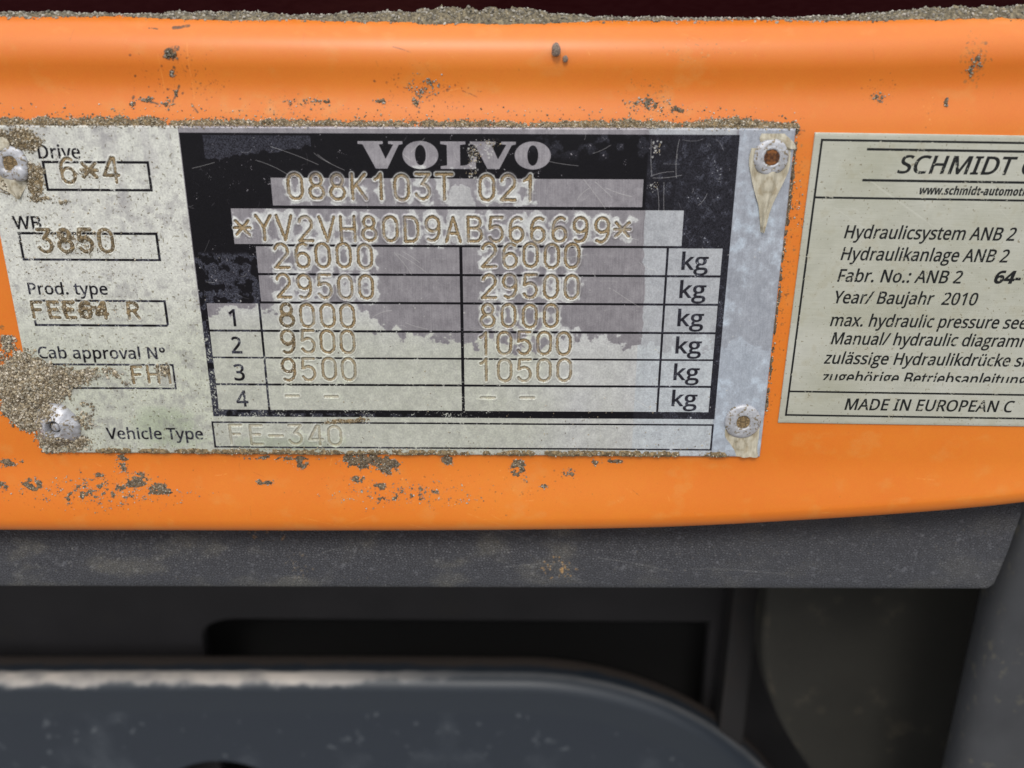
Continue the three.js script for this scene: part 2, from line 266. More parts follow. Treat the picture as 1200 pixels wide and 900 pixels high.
{ // metal step with a rounded corner and a bent-over worn edge, standing further back
  const Z = -80, yT = -149, R = 112, cx = 25, rB = 5;
  const out = []; // outline, from the left along the top and down round the corner
  for (let k = 0; k <= 120; k++) { const x = -320 + (cx + 320) * k / 120; out.push([x, yT - 1.6 * sm(0, -220, x), 0, 1]); }
  for (let k = 1; k <= 70; k++) { const a = Math.PI / 2 * (1 - k / 70); out.push([cx + R * Math.cos(a), yT - R + R * Math.sin(a), Math.cos(a), Math.sin(a)]); }
  for (let k = 1; k <= 10; k++) out.push([cx + R, yT - R - 80 * k / 10, 1, 0]);
  const cross = [[3, -14.5], [0.6, -13.6], [0, -12.5], [0, -9]]; for (let k = 0; k <= 10; k++) { const a = Math.PI / 2 * k / 10; cross.push([rB * (1 - Math.cos(a)), -rB + rB * Math.sin(a)]); } for (let k = 1; k <= 4; k++) cross.push([rB + 2 * k, 0]);
  let run = 0; const along = out.map((p, i) => i ? (run += Math.hypot(p[0] - out[i - 1][0], p[1] - out[i - 1][1])) : 0);
  run = 0; const across = cross.map((p, i) => i ? (run += Math.hypot(p[0] - cross[i - 1][0], p[1] - cross[i - 1][1])) : 0);
  const edgePt = (i, [o, z]) => { const [x, y, nx, ny] = out[i]; return [x - o * nx, y - o * ny, Z + z]; };
  const nc = cross.length - 1;
  const gRim = grid(out.length - 1, nc, (i, j) => edgePt(i, cross[nc - j]), (i, j) => [along[i] / 560, across[nc - j] / run]);
  const s = new THREE.Shape(out.map((_, i) => { const p = edgePt(i, cross[nc]); return new THREE.Vector2(p[0], p[1]); })); s.lineTo(-320, yT - R - 80);
  const hole = new THREE.Path(); const hx = -79, hy = -203; hole.absellipse(hx, hy, 24, 20, 0, Math.PI * 2, true); s.holes.push(hole);
  const gFace = new THREE.ShapeGeometry(s, 40); gFace.translate(0, 0, Z); uvDiv(gFace, 240); scaled(gFace);
  const gHole = grid(64, 6, (i, j) => { const a = i / 64 * Math.PI * 2, t = j / 6, r = 1 - 0.08 * Math.sin(t * Math.PI / 2); return [hx + 24 * r * Math.cos(a), hy + 20 * r * Math.sin(a), Z - 10 * t]; });
  const S = 1024;
  const faceTex = texture(S, S, (i, j, o) => {
    const u = i / S * 240, v = j / S * 240; // mm, repeats mirrored
    let d = sm(0.55, 0.8, fbm(u * 0.06 + 9, v * 0.06, 4)) * 0.3 * (0.6 + 0.8 * noise(u * 1.5, v * 1.5)) + sm(0.72, 0.8, fbm(u * 0.3 + 4, v * 0.3, 4)) * 0.6;
    d = clamp(d);
    o[0] = lerp(40, 96, d); o[1] = lerp(46, 100, d); o[2] = lerp(55, 104, d);
  }, true);
  // the bent edge: brown grime behind, paint rubbed through to a pale primer along the bend, most of all on the left
  const RW = 2048, RH = 128;
  const rimTex = texture(RW, RH, (i, j, o) => {
    const u = (i + 0.5) / RW * 560, v = (j + 0.5) / RH * run, n = fbm(u * 0.16 + 7, v * 0.16, 5), n2 = fbm(u * 0.22, v * 0.2 + 4, 5);
    o[0] = 42; o[1] = 48; o[2] = 56;
    const grime = sm(9.5, 7, v + 3 * (n - 0.5)) * 0.8; o[0] = lerp(o[0], 74, grime); o[1] = lerp(o[1], 64, grime); o[2] = lerp(o[2], 56, grime);
    const left = 1 - sm(270, 330, u + 40 * (n - 0.5)), far = sm(430, 470, u);
    const low = 15.5 + (left * 2.6 + far * 1.0) * (0.2 + 1.6 * n2) - 1.4, up = 11.4 + 1.6 * (n - 0.5);
    const w = sm(up - 0.8, up + 0.8, v) * sm(low + 1.1, low - 1.5, v) * (0.35 + 0.65 * clamp(left + far * 0.7)) * (0.55 + 0.6 * n);
    o[0] = lerp(o[0], 196, w); o[1] = lerp(o[1], 186, w); o[2] = lerp(o[2], 176, w);
  }, true);
  const st = group('metal_step', 0, 0, 0);
  tag(st, 'slate grey metal step with rounded corner, below the dark recess', 'step');
  const mF = new THREE.MeshStandardMaterial({ map: faceTex, roughness: 0.45 }), mR = new THREE.MeshStandardMaterial({ map: rimTex, roughness: 0.45 });
  mesh('step_face', gFace, mF, st);
  const rim = mesh('worn_rim', gRim, mR, st); rim.userData.label = 'bent-over edge with the paint worn pale';
  mesh('hole_flange', gHole, mF, st);
}

// ---------------------------------------------------------------- the main identification plate
const PW = 140, PH = 61.37, TH_ = 0.75;                    // width, height, thickness
const inPlate = (x, y) => Math.abs(x) < PW / 2 && Math.abs(y) < PH / 2;
// --- stamped characters: single-stroke glyphs in a unit box
const arc = (cx, cy, rx, ry, a0, a1, n = 18) => Array.from({ length: n + 1 }, (_, i) => { const a = (a0 + (a1 - a0) * i / n) * Math.PI / 180; return [cx + rx * Math.cos(a), cy + ry * Math.sin(a)]; });
const GLYPH = {
  0: [[...arc(0.5, 0.68, 0.42, 0.32, 0, 180), ...arc(0.5, 0.32, 0.42, 0.32, 180, 360), [0.92, 0.68]]],
  1: [[[0.2, 0.78], [0.38, 0.84], [0.56, 1], [0.56, 0]]],
  2: [[...arc(0.5, 0.7, 0.4, 0.3, 165, -30), [0.08, 0], [0.92, 0]]],
  3: [[[0.1, 1], [0.88, 1], [0.45, 0.6], ...arc(0.47, 0.3, 0.42, 0.3, 80, -160)]],
  4: [[[0.78, 0], [0.78, 1], [0.62, 1], [0.08, 0.28], [0.96, 0.28]]],
  5: [[[0.88, 1], [0.18, 1], [0.12, 0.55], ...arc(0.48, 0.32, 0.42, 0.32, 120, -150)]],
  6: [[...arc(0.56, 0.58, 0.46, 0.42, 60, 180, 12), ...arc(0.5, 0.3, 0.4, 0.3, 180, 540, 26)]],
  8: [arc(0.5, 0.76, 0.33, 0.24, 0, 360, 24), arc(0.5, 0.27, 0.42, 0.27, 0, 360, 26)],
  9: [[...arc(0.44, 0.42, 0.46, 0.42, -120, 0, 12), ...arc(0.5, 0.7, 0.4, 0.3, 0, 360, 26)]],
  '*': [[[0.1, 0.85], [0.9, 0.15]], [[0.1, 0.15], [0.9, 0.85]], [[0.02, 0.5], [0.98, 0.5]]],
  '-': [[[0.05, 0.47], [0.95, 0.47]]],
  A: [[[0.06, 0], [0.5, 1], [0.94, 0]], [[0.22, 0.34], [0.78, 0.34]]],
  B: [[[0.1, 0], [0.1, 1], [0.55, 1], ...arc(0.55, 0.77, 0.3, 0.23, 90, -90, 10), [0.1, 0.54]], [[0.55, 0.54], ...arc(0.58, 0.27, 0.34, 0.27, 90, -90, 12), [0.1, 0]]],
  D: [[[0.1, 0], [0.1, 1], [0.5, 1], ...arc(0.5, 0.62, 0.4, 0.38, 90, 0, 8), ...arc(0.5, 0.38, 0.4, 0.38, 0, -90, 8), [0.1, 0]]],
  E: [[[0.9, 1], [0.12, 1], [0.12, 0], [0.9, 0]], [[0.12, 0.52], [0.75, 0.52]]],
  F: [[[0.9, 1], [0.12, 1], [0.12, 0]], [[0.12, 0.52], [0.75, 0.52]]],
  H: [[[0.08, 0], [0.08, 1]], [[0.92, 0], [0.92, 1]], [[0.08, 0.5], [0.92, 0.5]]],
  K: [[[0.1, 0], [0.1, 1]], [[0.88, 1], [0.12, 0.42]], [[0.34, 0.6], [0.92, 0]]],
  R: [[[0.1, 0], [0.1, 1], [0.55, 1], ...arc(0.55, 0.75, 0.33, 0.25, 90, -90, 10), [0.1, 0.5]], [[0.5, 0.5], [0.92, 0]]],
  T: [[[0.02, 1], [0.98, 1]], [[0.5, 1], [0.5, 0]]],
  V: [[[0.04, 1], [0.5, 0], [0.96, 1]]],
  Y: [[[0.04, 1], [0.5, 0.5], [0.96, 1]], [[0.5, 0.5], [0.5, 0]]],
};
const SEG = [];                                             // x0, y0, x1, y1, depth factor
function stamp(text, x, y, pitch = 3.75, w = 2.85, h = 4.25, deep = 1) {
  [...text].forEach((ch, i) => {
    const g = GLYPH[ch]; if (!g) return;
    const jx = x + i * pitch + (rnd() - 0.5) * 0.14, jy = y + (rnd() - 0.5) * 0.2, hh = ch === '*' ? h * 0.82 : h, oy = ch === '*' ? h * 0.1 : 0;
    for (const line of g) for (let k = 1; k < line.length; k++) SEG.push([jx + line[k - 1][0] * w, jy + oy + line[k - 1][1] * hh, jx + line[k][0] * w, jy + oy + line[k][1] * hh, deep]);
  });
}
stamp('088K103T 021', -17.75, 18.45, 3.72);
stamp('*YV2VH80D9AB566699*', -27.7, 11.15, 3.75);
stamp('26000', -21.2, 6.3, 3.73); stamp('26000', 16.1, 6.5, 3.73);
stamp('29500', -21.3, 0.65, 3.75); stamp('29500', 16.05, 0.85, 3.75);
stamp('8000', -21.25, -4.85, 3.75); stamp('8000', 15.75, -4.7, 3.88);
stamp('9500', -21.45, -9.85, 3.72); stamp('10500', 15.2, -9.95, 3.65);
stamp('9500', -21.7, -15.25, 3.78); stamp('10500', 15.2, -15.2, 3.7);
stamp('- -', -21.3, -20.4, 3.68, 2.6, 3.9, 0.7); stamp('- -', 15.7, -20.4, 3.75, 2.8, 3.9, 0.7);
stamp('FE-340', -33, -28.5, 3.82, 2.85, 3.9, 0.75);
stamp('6*4', -57.2, 21.1, 3.75, 2.85, 4.1); stamp('3850', -63.3, 8.9, 3.63, 2.75, 4.0);
stamp('FEE64 R', -66.7, -3.35, 2.95, 2.2, 2.95); stamp('FH1', -50.1, -16.0, 2.95, 2.25, 3.2);

const TW = 2048, TH = 898, KX = TW / PW, KY = TH / PH;
const DIST = new Float32Array(TW * TH).fill(9), DEEP = new Float32Array(TW * TH);
for (const [x0, y0, x1, y1, deep] of SEG) {
  const pad = 2.4, i0 = Math.max(0, Math.floor((Math.min(x0, x1) - pad + PW / 2) * KX)), i1 = Math.min(TW - 1, Math.ceil((Math.max(x0, x1) + pad + PW / 2) * KX));
  const j0 = Math.max(0, Math.floor((Math.min(y0, y1) - pad + PH / 2) * KY)), j1 = Math.min(TH - 1, Math.ceil((Math.max(y0, y1) + pad + PH / 2) * KY));
  const dx = x1 - x0, dy = y1 - y0, l2 = dx * dx + dy * dy || 1e-9;
  for (let j = j0; j <= j1; j++) { const y = (j + 0.5) / KY - PH / 2; for (let i = i0; i <= i1; i++) { const x = (i + 0.5) / KX - PW / 2, t = clamp(((x - x0) * dx + (y - y0) * dy) / l2), d = Math.hypot(x - x0 - t * dx, y - y0 - t * dy), k = j * TW + i; if (d < DIST[k]) { DIST[k] = d; DEEP[k] = deep; } } }
}
function distAt(x, y, A = DIST) {
  const u = (x + PW / 2) * KX - 0.5, v = (y + PH / 2) * KY - 0.5, i = clamp(Math.floor(u), 0, TW - 2), j = clamp(Math.floor(v), 0, TH - 2), a = clamp(u - i), b = clamp(v - j), k = j * TW + i;
  return lerp(lerp(A[k], A[k + 1], a), lerp(A[k + TW], A[k + TW + 1], a), b);
}
const groove = (d, deep) => deep * (-0.2 * (1 - sm(0.08, 0.30, d)) + 0.09 * Math.exp(-(((d - 0.42) / 0.15) ** 2)));
// dents and bow of the thin sheet, the rounded sheared edge
function plateBow(x, y) { return 0.14 * (fbm(x * 0.035 + 5, y * 0.05 + 2, 3) - 0.5) * 2 + 0.03 * (fbm(x * 0.25, y * 0.25, 3) - 0.5); }
function plateTop(x, y) {
  const e = Math.min(PW / 2 - Math.abs(x), PH / 2 - Math.abs(y)), r = 0.34;
  let z = TH_ + plateBow(x, y);
  if (e < r) z -= (r - Math.sqrt(Math.max(0, r * r - (r - e) ** 2)));
  return z;
}
const domeZ = (x, y) => { const r = Math.hypot(x + 65.7, y + 24.6) / 4.3; return r < 1 ? 2.7 * (1 - r * r) : 0; };
const surfaceZ = (x, y) => inPlate(x, y) ? plateTop(x, y) + domeZ(x, y) : panelZ(y, x);

// --- print: black field, cells, rules, lettering
const ink = canvasOf(TW, TH);
{
  const c = ink.getContext('2d');
  c.setTransform(KX, 0, 0, -KY, TW / 2, TH / 2);           // millimetres, y up
  const fill = (x0, x1, y0, y1, col = '#000') => { c.fillStyle = col; c.fillRect(x0, y0, x1 - x0, y1 - y0); };
  const clear = (x0, x1, y0, y1) => c.clearRect(x0, y0, x1 - x0, y1 - y0);
  fill(-35.55, 60.45, -22.75, 29.55);
  clear(-20.5, 44.4, 17.3, 22.05);
  clear(-28.0, 51.8, 10.45, 16.75);
  const lines = [10.05, 5.0, -0.3, -5.65, -10.9, -16.2, -21.3], t = 0.2;
  for (let r = 0; r < 6; r++) {
    const y1 = lines[r] - (r ? t : 0), y0 = lines[r + 1] + (r < 5 ? t : 0);
    if (r > 1) clear(-34.3, -24.85, y0, y1);
    clear(r > 1 ? -24.45 : -24.3, 12.2, y0, y1); clear(12.7, 49.2, y0, y1); clear(49.65, 59.2, y0, y1);
  }
  const frame = (x0, x1, y0, y1, w) => { fill(x0, x1, y0, y1); clear(x0 + w, x1 - w, y0 + w, y1 - w); };
  frame(-36.1, 60.45, -29.3, -23.8, 0.34);
  frame(-60.05, -41.4, 19.6, 24.75, 0.42); frame(-66.6, -41.6, 7.25, 12.4, 0.42); frame(-66.65, -41.75, -5.0, 0.05, 0.4); frame(-66.6, -41.9, -17.3, -12.25, 0.38);
  const text = (s, x0, x1, base, cap, font = 'sans-serif', capEm = 0.714) => {
    c.save(); c.font = '100px ' + font; const w = c.measureText(s).width; c.translate(x0, base); c.scale((x1 - x0) / w, -cap / (100 * capEm)); c.fillStyle = '#000'; c.fillText(s, 0, 0); c.lineWidth = 3.2; c.strokeStyle = '#000'; c.strokeText(s, 0, 0); c.restore();
  };
  text('Drive', -60.7, -53.0, 25.15, 2.2); text('WB', -67.1, -61.9, 12.95, 2.2); text('Prod. type', -66.9, -52.0, 1.05, 2.15);
  text('Cab approval N°', -67.2, -43.0, -11.3, 2.25); text('Vehicle Type', -56.7, -37.9, -27.6, 2.3);
  for (let k = 0; k < 6; k++) text('kg', 51.7, 56.9, [6.2, 1.0, -4.3, -9.55, -14.8, -20.1][k], 3.25, 'sans-serif', 0.76);
  for (let k = 0; k < 4; k++) text(String(k + 1), -30.8, -28.5, [-4.75, -10.05, -15.4, -20.6][k], 3.15);
  // wide slab-serif lettering left bare in the black field
  c.globalCompositeOperation = 'destination-out'; c.fillStyle = '#000';
  const yb = 23.7, H = 4.6, poly = (p) => { c.beginPath(); p.forEach(([x, y], i) => i ? c.lineTo(x, y) : c.moveTo(x, y)); c.closePath(); c.fill(); };
  const V = (x, w) => { const q = (a, b) => [x + a * w, yb + b * H]; poly([q(0, 1), q(0.56, 1), q(0.56, 0.9), q(0.47, 0.88), q(0.61, 0.36), q(0.79, 0.88), q(0.68, 0.9), q(0.68, 1), q(1, 1), q(1, 0.9), q(0.91, 0.86), q(0.64, 0), q(0.38, 0), q(0.11, 0.88), q(0, 0.9)]); };
  const O = (x, w) => { c.beginPath(); c.ellipse(x + w / 2, yb + H / 2, w / 2, H * 0.515, 0, 0, Math.PI * 2); c.ellipse(x + w / 2, yb + H / 2, w * 0.15, H * 0.37, 0, 0, Math.PI * 2, true); c.fill('evenodd'); };
  V(-5.0, 7.75); O(2.65, 6.2);
  { const x = 9.2, w = 6.2, q = (a, b) => [x + a * w, yb + b * H]; poly([q(0, 1), q(0.70, 1), q(0.70, 0.9), q(0.55, 0.87), q(0.55, 0.12), q(0.72, 0.14), q(0.88, 0.28), q(0.92, 0.45), q(1, 0.45), q(0.98, 0), q(0, 0), q(0, 0.1), q(0.18, 0.13), q(0.18, 0.87), q(0, 0.9)]); }
  V(14.3, 7.9); O(22.0, 6.25);
}
// --- scratches on the plate
const scratch = canvasOf(TW, TH);
{
  const c = scratch.getContext('2d'); c.setTransform(KX, 0, 0, -KY, TW / 2, TH / 2); c.lineCap = 'round';
  const line = (x, y, dx, dy, w, a) => { c.strokeStyle = `rgba(255,255,255,${a})`; c.lineWidth = w; c.beginPath(); c.moveTo(x, y); c.quadraticCurveTo(x + dx / 2 + (rnd() - 0.5) * 1.2, y + dy / 2 + (rnd() - 0.5) * 1.2, x + dx, y + dy); c.stroke(); };
  for (let i = 0; i < 150; i++) { const x = -35 + 100 * rnd(), y = -28 + 57 * rnd(), a = rnd() * 6.28, l = 0.4 + 3.2 * rnd() ** 2; line(x, y, l * Math.cos(a), l * Math.sin(a), 0.05 + 0.06 * rnd(), 0.25 + 0.4 * rnd()); }
  for (const s of [[0.5, 9, 3, -4], [1.2, 8.8, 5, -3.4], [2, 9.2, 3, -2], [34, 22, 4, -5], [36, 21.6, 3, -2.6], [33, 18.5, 2, 2], [38, 20.5, 4.5, -1.4], [37, 13.5, 7, -2], [45.6, 22.6, 4, 0.8], [46, 22.3, 5, 0.5], [45.4, 28.8, 0.4, -6], [50.2, 28.8, -0.1, -6.5], [46.8, 21, 0.6, -4.4], [48, 21.6, 0.3, -5], [-30, 24.6, -4, -1], [-22.8, 25, 6.4, -3.2], [-20, 27.3, 8, -3], [-12, 26, 4.5, -2.6], [35.5, 26.4, 3, 1.4], [28, 25, 5, -0.7], [-4, -3, 3.6, 1.3], [2, -4, 4, -1.2], [29, 8.2, 6, 0.6], [40, 2.4, 5, -3.2], [42, -17.2, 6, -3.5], [22, -4.6, 7, -1.2], [-26.5, 14.6, 1.2, -1.7]]) line(...s, 0.09, 0.7);
  for (let i = 0; i < 900; i++) { const z = rnd() < 0.6, x = z ? -69 + 34 * rnd() : -35 + 104 * rnd(), y = -30 + (z ? 50 : 42) * rnd(), s = 0.05 + 0.13 * rnd() ** 4; c.fillStyle = `rgba(255,255,255,${0.4 + 0.6 * rnd()})`; c.beginPath(); c.ellipse(x, y, s, s * (0.7 + 0.6 * rnd()), 0, 0, 7); c.fill(); }
  for (const [x, y, n, r] of [[14.6, 26.4, 60, 1.6], [17.5, 27.2, 40, 1.2], [14.8, 23, 26, 1], [46.5, 27.5, 22, 1.2], [46, 21, 16, 1]]) for (let i = 0; i < n; i++) { const s = 0.06 + 0.14 * rnd() ** 2; c.fillStyle = `rgba(255,246,230,${0.5 + 0.5 * rnd()})`; c.beginPath(); c.arc(x + r * (rnd() + rnd() - 1), y + 1.7 * r * (rnd() + rnd() - 1), s, 0, 7); c.fill(); }
}
{
  const IN = layer(ink), SC = layer(scratch);
  const col = new Uint8Array(TW * TH * 4), prm = new Uint8Array(TW * TH * 4);
  const bl = (cx, cy, rx, ry, x, y) => Math.exp(-(((x - cx) / rx) ** 2) - ((y - cy) / ry) ** 2);
  for (let j = 0; j < TH; j++) for (let i = 0; i < TW; i++) {
    const x = (i + 0.5) / KX - PW / 2, y = (j + 0.5) / KY - PH / 2, k = j * TW + i, kk = ((TH - 1 - j) * TW + i) * 4;
    const n1 = fbm(x * 0.12 + 7, y * 0.12 + 3, 4), n2 = fbm(x * 0.8 + 31, y * 0.8, 4), n3 = noise(x * 5, y * 5), g = hash(i, j), brush = noise(x * 9, y * 0.35) * 0.6 + noise(x * 17 + 5, y * 0.7) * 0.4;
    const d = DIST[k];
    const bare = x > 60.3 ? 168 : 156; let r = bare + 20 * (brush - 0.5), G = bare - 5 + (x > 60.3 ? 6 : 0) + 20 * (brush - 0.5), b = bare - 1 + (x > 60.3 ? 9 : 0) + 20 * (brush - 0.5), rough = 0.40 + 0.1 * n2, metal = 0.65, bump = 120 + 26 * (brush - 0.5);
    // oxidised and filmed areas with ragged outlines
    let coat = sm(0.0, 0.45, 0.8 - d + 2.6 * (n2 - 0.45) + 1.2 * (n1 - 0.5)) * (0.62 + 0.5 * noise(x * 1.1 + 3, y * 1.1));
    coat = Math.max(coat, sm(-0.2, 0.35, -6.3 + 5.6 * sm(2, -12, x) - y + 6.5 * (n2 - 0.5) + 5 * (n1 - 0.5) - 0.8 * sm(-10, 30, x)) * 0.85);
    coat = Math.max(coat, sm(0, 0.12, x - 45.1 - 0.8 * (n2 - 0.5) - 0.5 * sm(8, 4, y)) * 0.62 * (1 - sm(59.8, 60.2, x)));
    coat = Math.max(coat, bl(12.5, 16, 2.4, 6, x, y) > 0.3 + 0.5 * (n2 - 0.3) ? 0.7 : 0);
    let cr = x < -35.7 ? 208 : 196, cg = x < -35.7 ? 208 : 197, cb = x < -35.7 ? 198 : 194;
    if (x < -35.7) { coat = clamp(0.72 + 0.6 * sm(0.3, 0.6, n2 * 0.5 + n1 * 0.4 + 0.12 * brush)) - 0.25 * sm(0.55, 0.8, noise(x * 0.7 + 40, y * 0.16 + 3) + 0.3 * (brush - 0.5)) * sm(0, 26, y); }
    if (x > 60.2) { coat = Math.max(coat * 0.6, 0.25 + 0.6 * sm(0.45, 0.7, n1 * 0.5 + n2 * 0.5)); cr = 186; cg = 192; cb = 198; }
    if (x > 45) { cr -= 6; cb += 6; }
    const low = sm(6, -14, y + 10 * (n1 - 0.5)) * sm(50, 10, x + 30 * (n1 - 0.5)); // greenish-grey grime settled on the lower left
    cr = lerp(cr, 190, low); cg = lerp(cg, 192, low); cb = lerp(cb, 175, low);
    const green = 0.5 * sm(0.25, 0.75, bl(-45, -25, 7, 4.5, x, y) + bl(-22, -28.5, 14, 2, x, y) * 0.8 + 0.5 * (n2 - 0.5)); cr = lerp(cr, 140, green); cg = lerp(cg, 152, green); cb = lerp(cb, 122, green);
    coat *= 0.86 + 0.28 * (n3 - 0.5); coat = clamp(coat);
    r = lerp(r, cr, coat); G = lerp(G, cg, coat); b = lerp(b, cb, coat); rough = lerp(rough, 0.62, coat); metal = lerp(metal, 0.12, coat); bump += 26 * coat;
    // blotches and dark pin-pricks on the left part
    const bt = (n2 - 0.5) * 26 + (n3 - 0.5) * 10; r += bt; G += bt; b += bt * 0.95;
    if (x < -34 && noise(x * 2.8 + 9, y * 2.8) > 0.86 && n3 > 0.35) { r *= 0.72; G *= 0.7; b *= 0.66; }
    // black ink, rubbed off in grains
    let a = IN[kk + 3] / 255;
    if (a > 0.02) {
      const wear = (x < -35.6 ? 0.24 : y < -5 && x < 20 ? 0.27 : 0.13), w = noise(x * 6 + 50, y * 6) * 0.6 + n2 * 0.55;
      a *= 1 - sm(1.02 - wear, 1.10 - wear, w) * 0.9;
      const stampRub = sm(0.65, 0.35, d) * 0.75; a *= 1 - stampRub;
      let scuff = 0;
      scuff = Math.max(scuff, sm(0.0, 0.1, Math.min(x + 31.6, -13 - x, y - 25.2 - 0.12 * (x + 32) + 1.4 * (n2 - 0.4), 29.2 - y)) * 0.62);
      scuff = Math.max(scuff, sm(0.42, 0.5, n2) * sm(9.2, 8.4, y + 1.6 * (n2 - 0.5)) * sm(-23.5, -24.3, x) * 0.75);
      scuff = Math.max(scuff, sm(44.8, 45.1, x) * (x < 50 ? 0.30 : 0.42) + 0.3 * sm(0.52, 0.66, n2) * sm(44, 46, x));
      scuff = Math.max(scuff, 0.45 * sm(0.5, 0.62, n2) * sm(24.5, 27, y) * sm(20, 30, x));
      scuff = Math.max(scuff, 0.7 * sm(0.36, 0.5, n2) * sm(-21.8, -22.2, y) * sm(15, -10, x), 0.6 * sm(0.4, 0.55, n2) * sm(-34.2, -34.5, x) * sm(0, -4, y));
      const grainy = 0.35 + 0.65 * sm(0.35, 0.75, noise(x * 7, y * 7) * 0.7 + g * 0.4);
      const s = scuff * grainy;
      r = lerp(r, lerp(12, 84, s), a); G = lerp(G, lerp(10, 86, s), a); b = lerp(b, lerp(15, 98, s), a); rough = lerp(rough, 0.42 + 0.25 * s, a); metal *= 1 - a; bump = lerp(bump, 150, a * 0.6);
    }
    // scratches and pale specks
    const sa = SC[kk + 3] / 255 * 0.8; r = lerp(r, 212, sa); G = lerp(G, 210, sa); b = lerp(b, 204, sa); bump += 60 * sa; rough = lerp(rough, 0.4, sa);
    // earth packed in the stamped grooves, with bare bright lips beside them
    if (d < 1.1) {
      const many = y < -23 ? 0.35 : y < -17 && x > -36 ? 0.3 : y < -10 && x > -18 ? 0.75 : 1;
      const dirt = sm(0.33, 0.20, d + 0.2 * (n3 - 0.5)) * many * (0.45 + 0.55 * sm(0.28, 0.5, n2 + 0.2 * (g - 0.5)));
      const lip = sm(0.17, 0.05, Math.abs(d - 0.42)) * 0.5 * DEEP[k] * (0.6 + 0.8 * (n2 - 0.3));
      r = lerp(r, 228, lip); G = lerp(G, 226, lip); b = lerp(b, 215, lip); metal = lerp(metal, 0.3, lip);
      const nn = noise(x * 11, y * 11), t = 0.62 + 0.62 * nn, edge = sm(0.14, 0.28, d) * 0.45;
      r = lerp(r, 156 * t * (1 - edge), dirt); G = lerp(G, 135 * t * (1 - edge), dirt); b = lerp(b, 103 * t * (1 - edge), dirt); metal *= 1 - dirt; rough = lerp(rough, 0.9, dirt); bump += 70 * dirt * (noise(x * 12, y * 12) - 0.5);
    }
    const q = k * 4, gn = 15 * (g - 0.5);
    col[q] = clamp(r + gn, 0, 255); col[q + 1] = clamp(G + gn, 0, 255); col[q + 2] = clamp(b + gn, 0, 255); col[q + 3] = 255;
    prm[q] = clamp(bump + 14 * (n3 - 0.5), 0, 255); prm[q + 1] = clamp(rough) * 255; prm[q + 2] = clamp(metal) * 255; prm[q + 3] = 255;
  }
  const map = dataTex(col, TW, TH, true), par = dataTex(prm, TW, TH, false);
  const m = new THREE.MeshPhysicalMaterial({ map, roughnessMap: par, metalnessMap: par, roughness: 1, metalness: 1, specularIntensity: 0.4, bumpMap: par, bumpScale: 0.00009 });
  const NU = 1120, NV = 490;
  // finer steps at the sheared edge
  const at = (k, n, L) => { const t = k / n, e = 3 / n; if (t < e) return -L / 2 + L * e * 0 + (0.42 * t / e); if (t > 1 - e) return L / 2 - 0.42 * (1 - t) / e; return lerp(-L / 2 + 0.42, L / 2 - 0.42, (t - e) / (1 - 2 * e)); };
  const top = grid(NU, NV, (i, j) => { const x = at(i, NU, PW), y = at(j, NV, PH); return [x, y, plateTop(x, y) + groove(distAt(x, y), distAt(x, y, DEEP))]; }, (i, j, p) => [p[0] / PW + 0.5, p[1] / PH + 0.5]);
  const ring = []; for (let i = 0; i <= 120; i++) ring.push([lerp(-70, 70, i / 120), -PH / 2]); for (let i = 1; i <= 50; i++) ring.push([70, lerp(-PH / 2, PH / 2, i / 50)]); for (let i = 1; i <= 120; i++) ring.push([lerp(70, -70, i / 120), PH / 2]); for (let i = 1; i <= 50; i++) ring.push([-70, lerp(PH / 2, -PH / 2, i / 50)]);
  const skirt = grid(ring.length - 1, 1, (i, j) => [ring[i][0], ring[i][1], j ? plateTop(...ring[i]) : -0.35], (i, j, p) => [p[0] / PW + 0.5, p[1] / PH + 0.5]);
  var plate = group('identification_plate', 0, 0, 0);
  tag(plate, 'worn aluminium vehicle identification plate with black field and stamped numbers', 'plate');
  mesh('plate_sheet', mergeGeometries([top, skirt]), m, plate);
}
// ---------------------------------------------------------------- rivets of the main plate (parts of it)
const alu = (() => { const t = texture(256, 256, (i, j, o) => { const n = fbm(i * 0.05, j * 0.05, 4), h = hash(i, j), v = 176 + 60 * (n - 0.5) + 20 * (h - 0.5), s = sm(0.6, 0.72, fbm(i * 0.09 + 40, j * 0.09, 4)); o[0] = lerp(v, 120, s * 0.8); o[1] = lerp(v, 105, s * 0.8); o[2] = lerp(v + 4, 82, s * 0.8); }, true); return new THREE.MeshStandardMaterial({ map: t, roughness: 0.5, metalness: 0.4 }); })();
const earth = (() => { const t = texture(256, 256, (i, j, o) => { const n = fbm(i * 0.12, j * 0.12, 4), h = hash(i, j), v = 0.72 + 0.75 * (n - 0.5) + 0.3 * (h - 0.5); o[0] = 160 * v; o[1] = 134 * v; o[2] = 96 * v; }, true); return new THREE.MeshStandardMaterial({ map: t, roughness: 0.95 }); })();
const film = (() => { const t = texture(256, 256, (i, j, o) => { const n = fbm(i * 0.12, j * 0.03, 5), s = 0.7 * sm(0.45, 0.8, fbm(i * 0.03 + 9, j * 0.03, 5)); o[0] = lerp(188, 150, s) + 54 * (n - 0.5); o[1] = lerp(180, 135, s) + 54 * (n - 0.5); o[2] = lerp(160, 108, s) + 54 * (n - 0.5); }, true); return new THREE.MeshPhysicalMaterial({ map: t, roughness: 0.5, transmission: 0.12, thickness: 0, side: THREE.DoubleSide }); })();
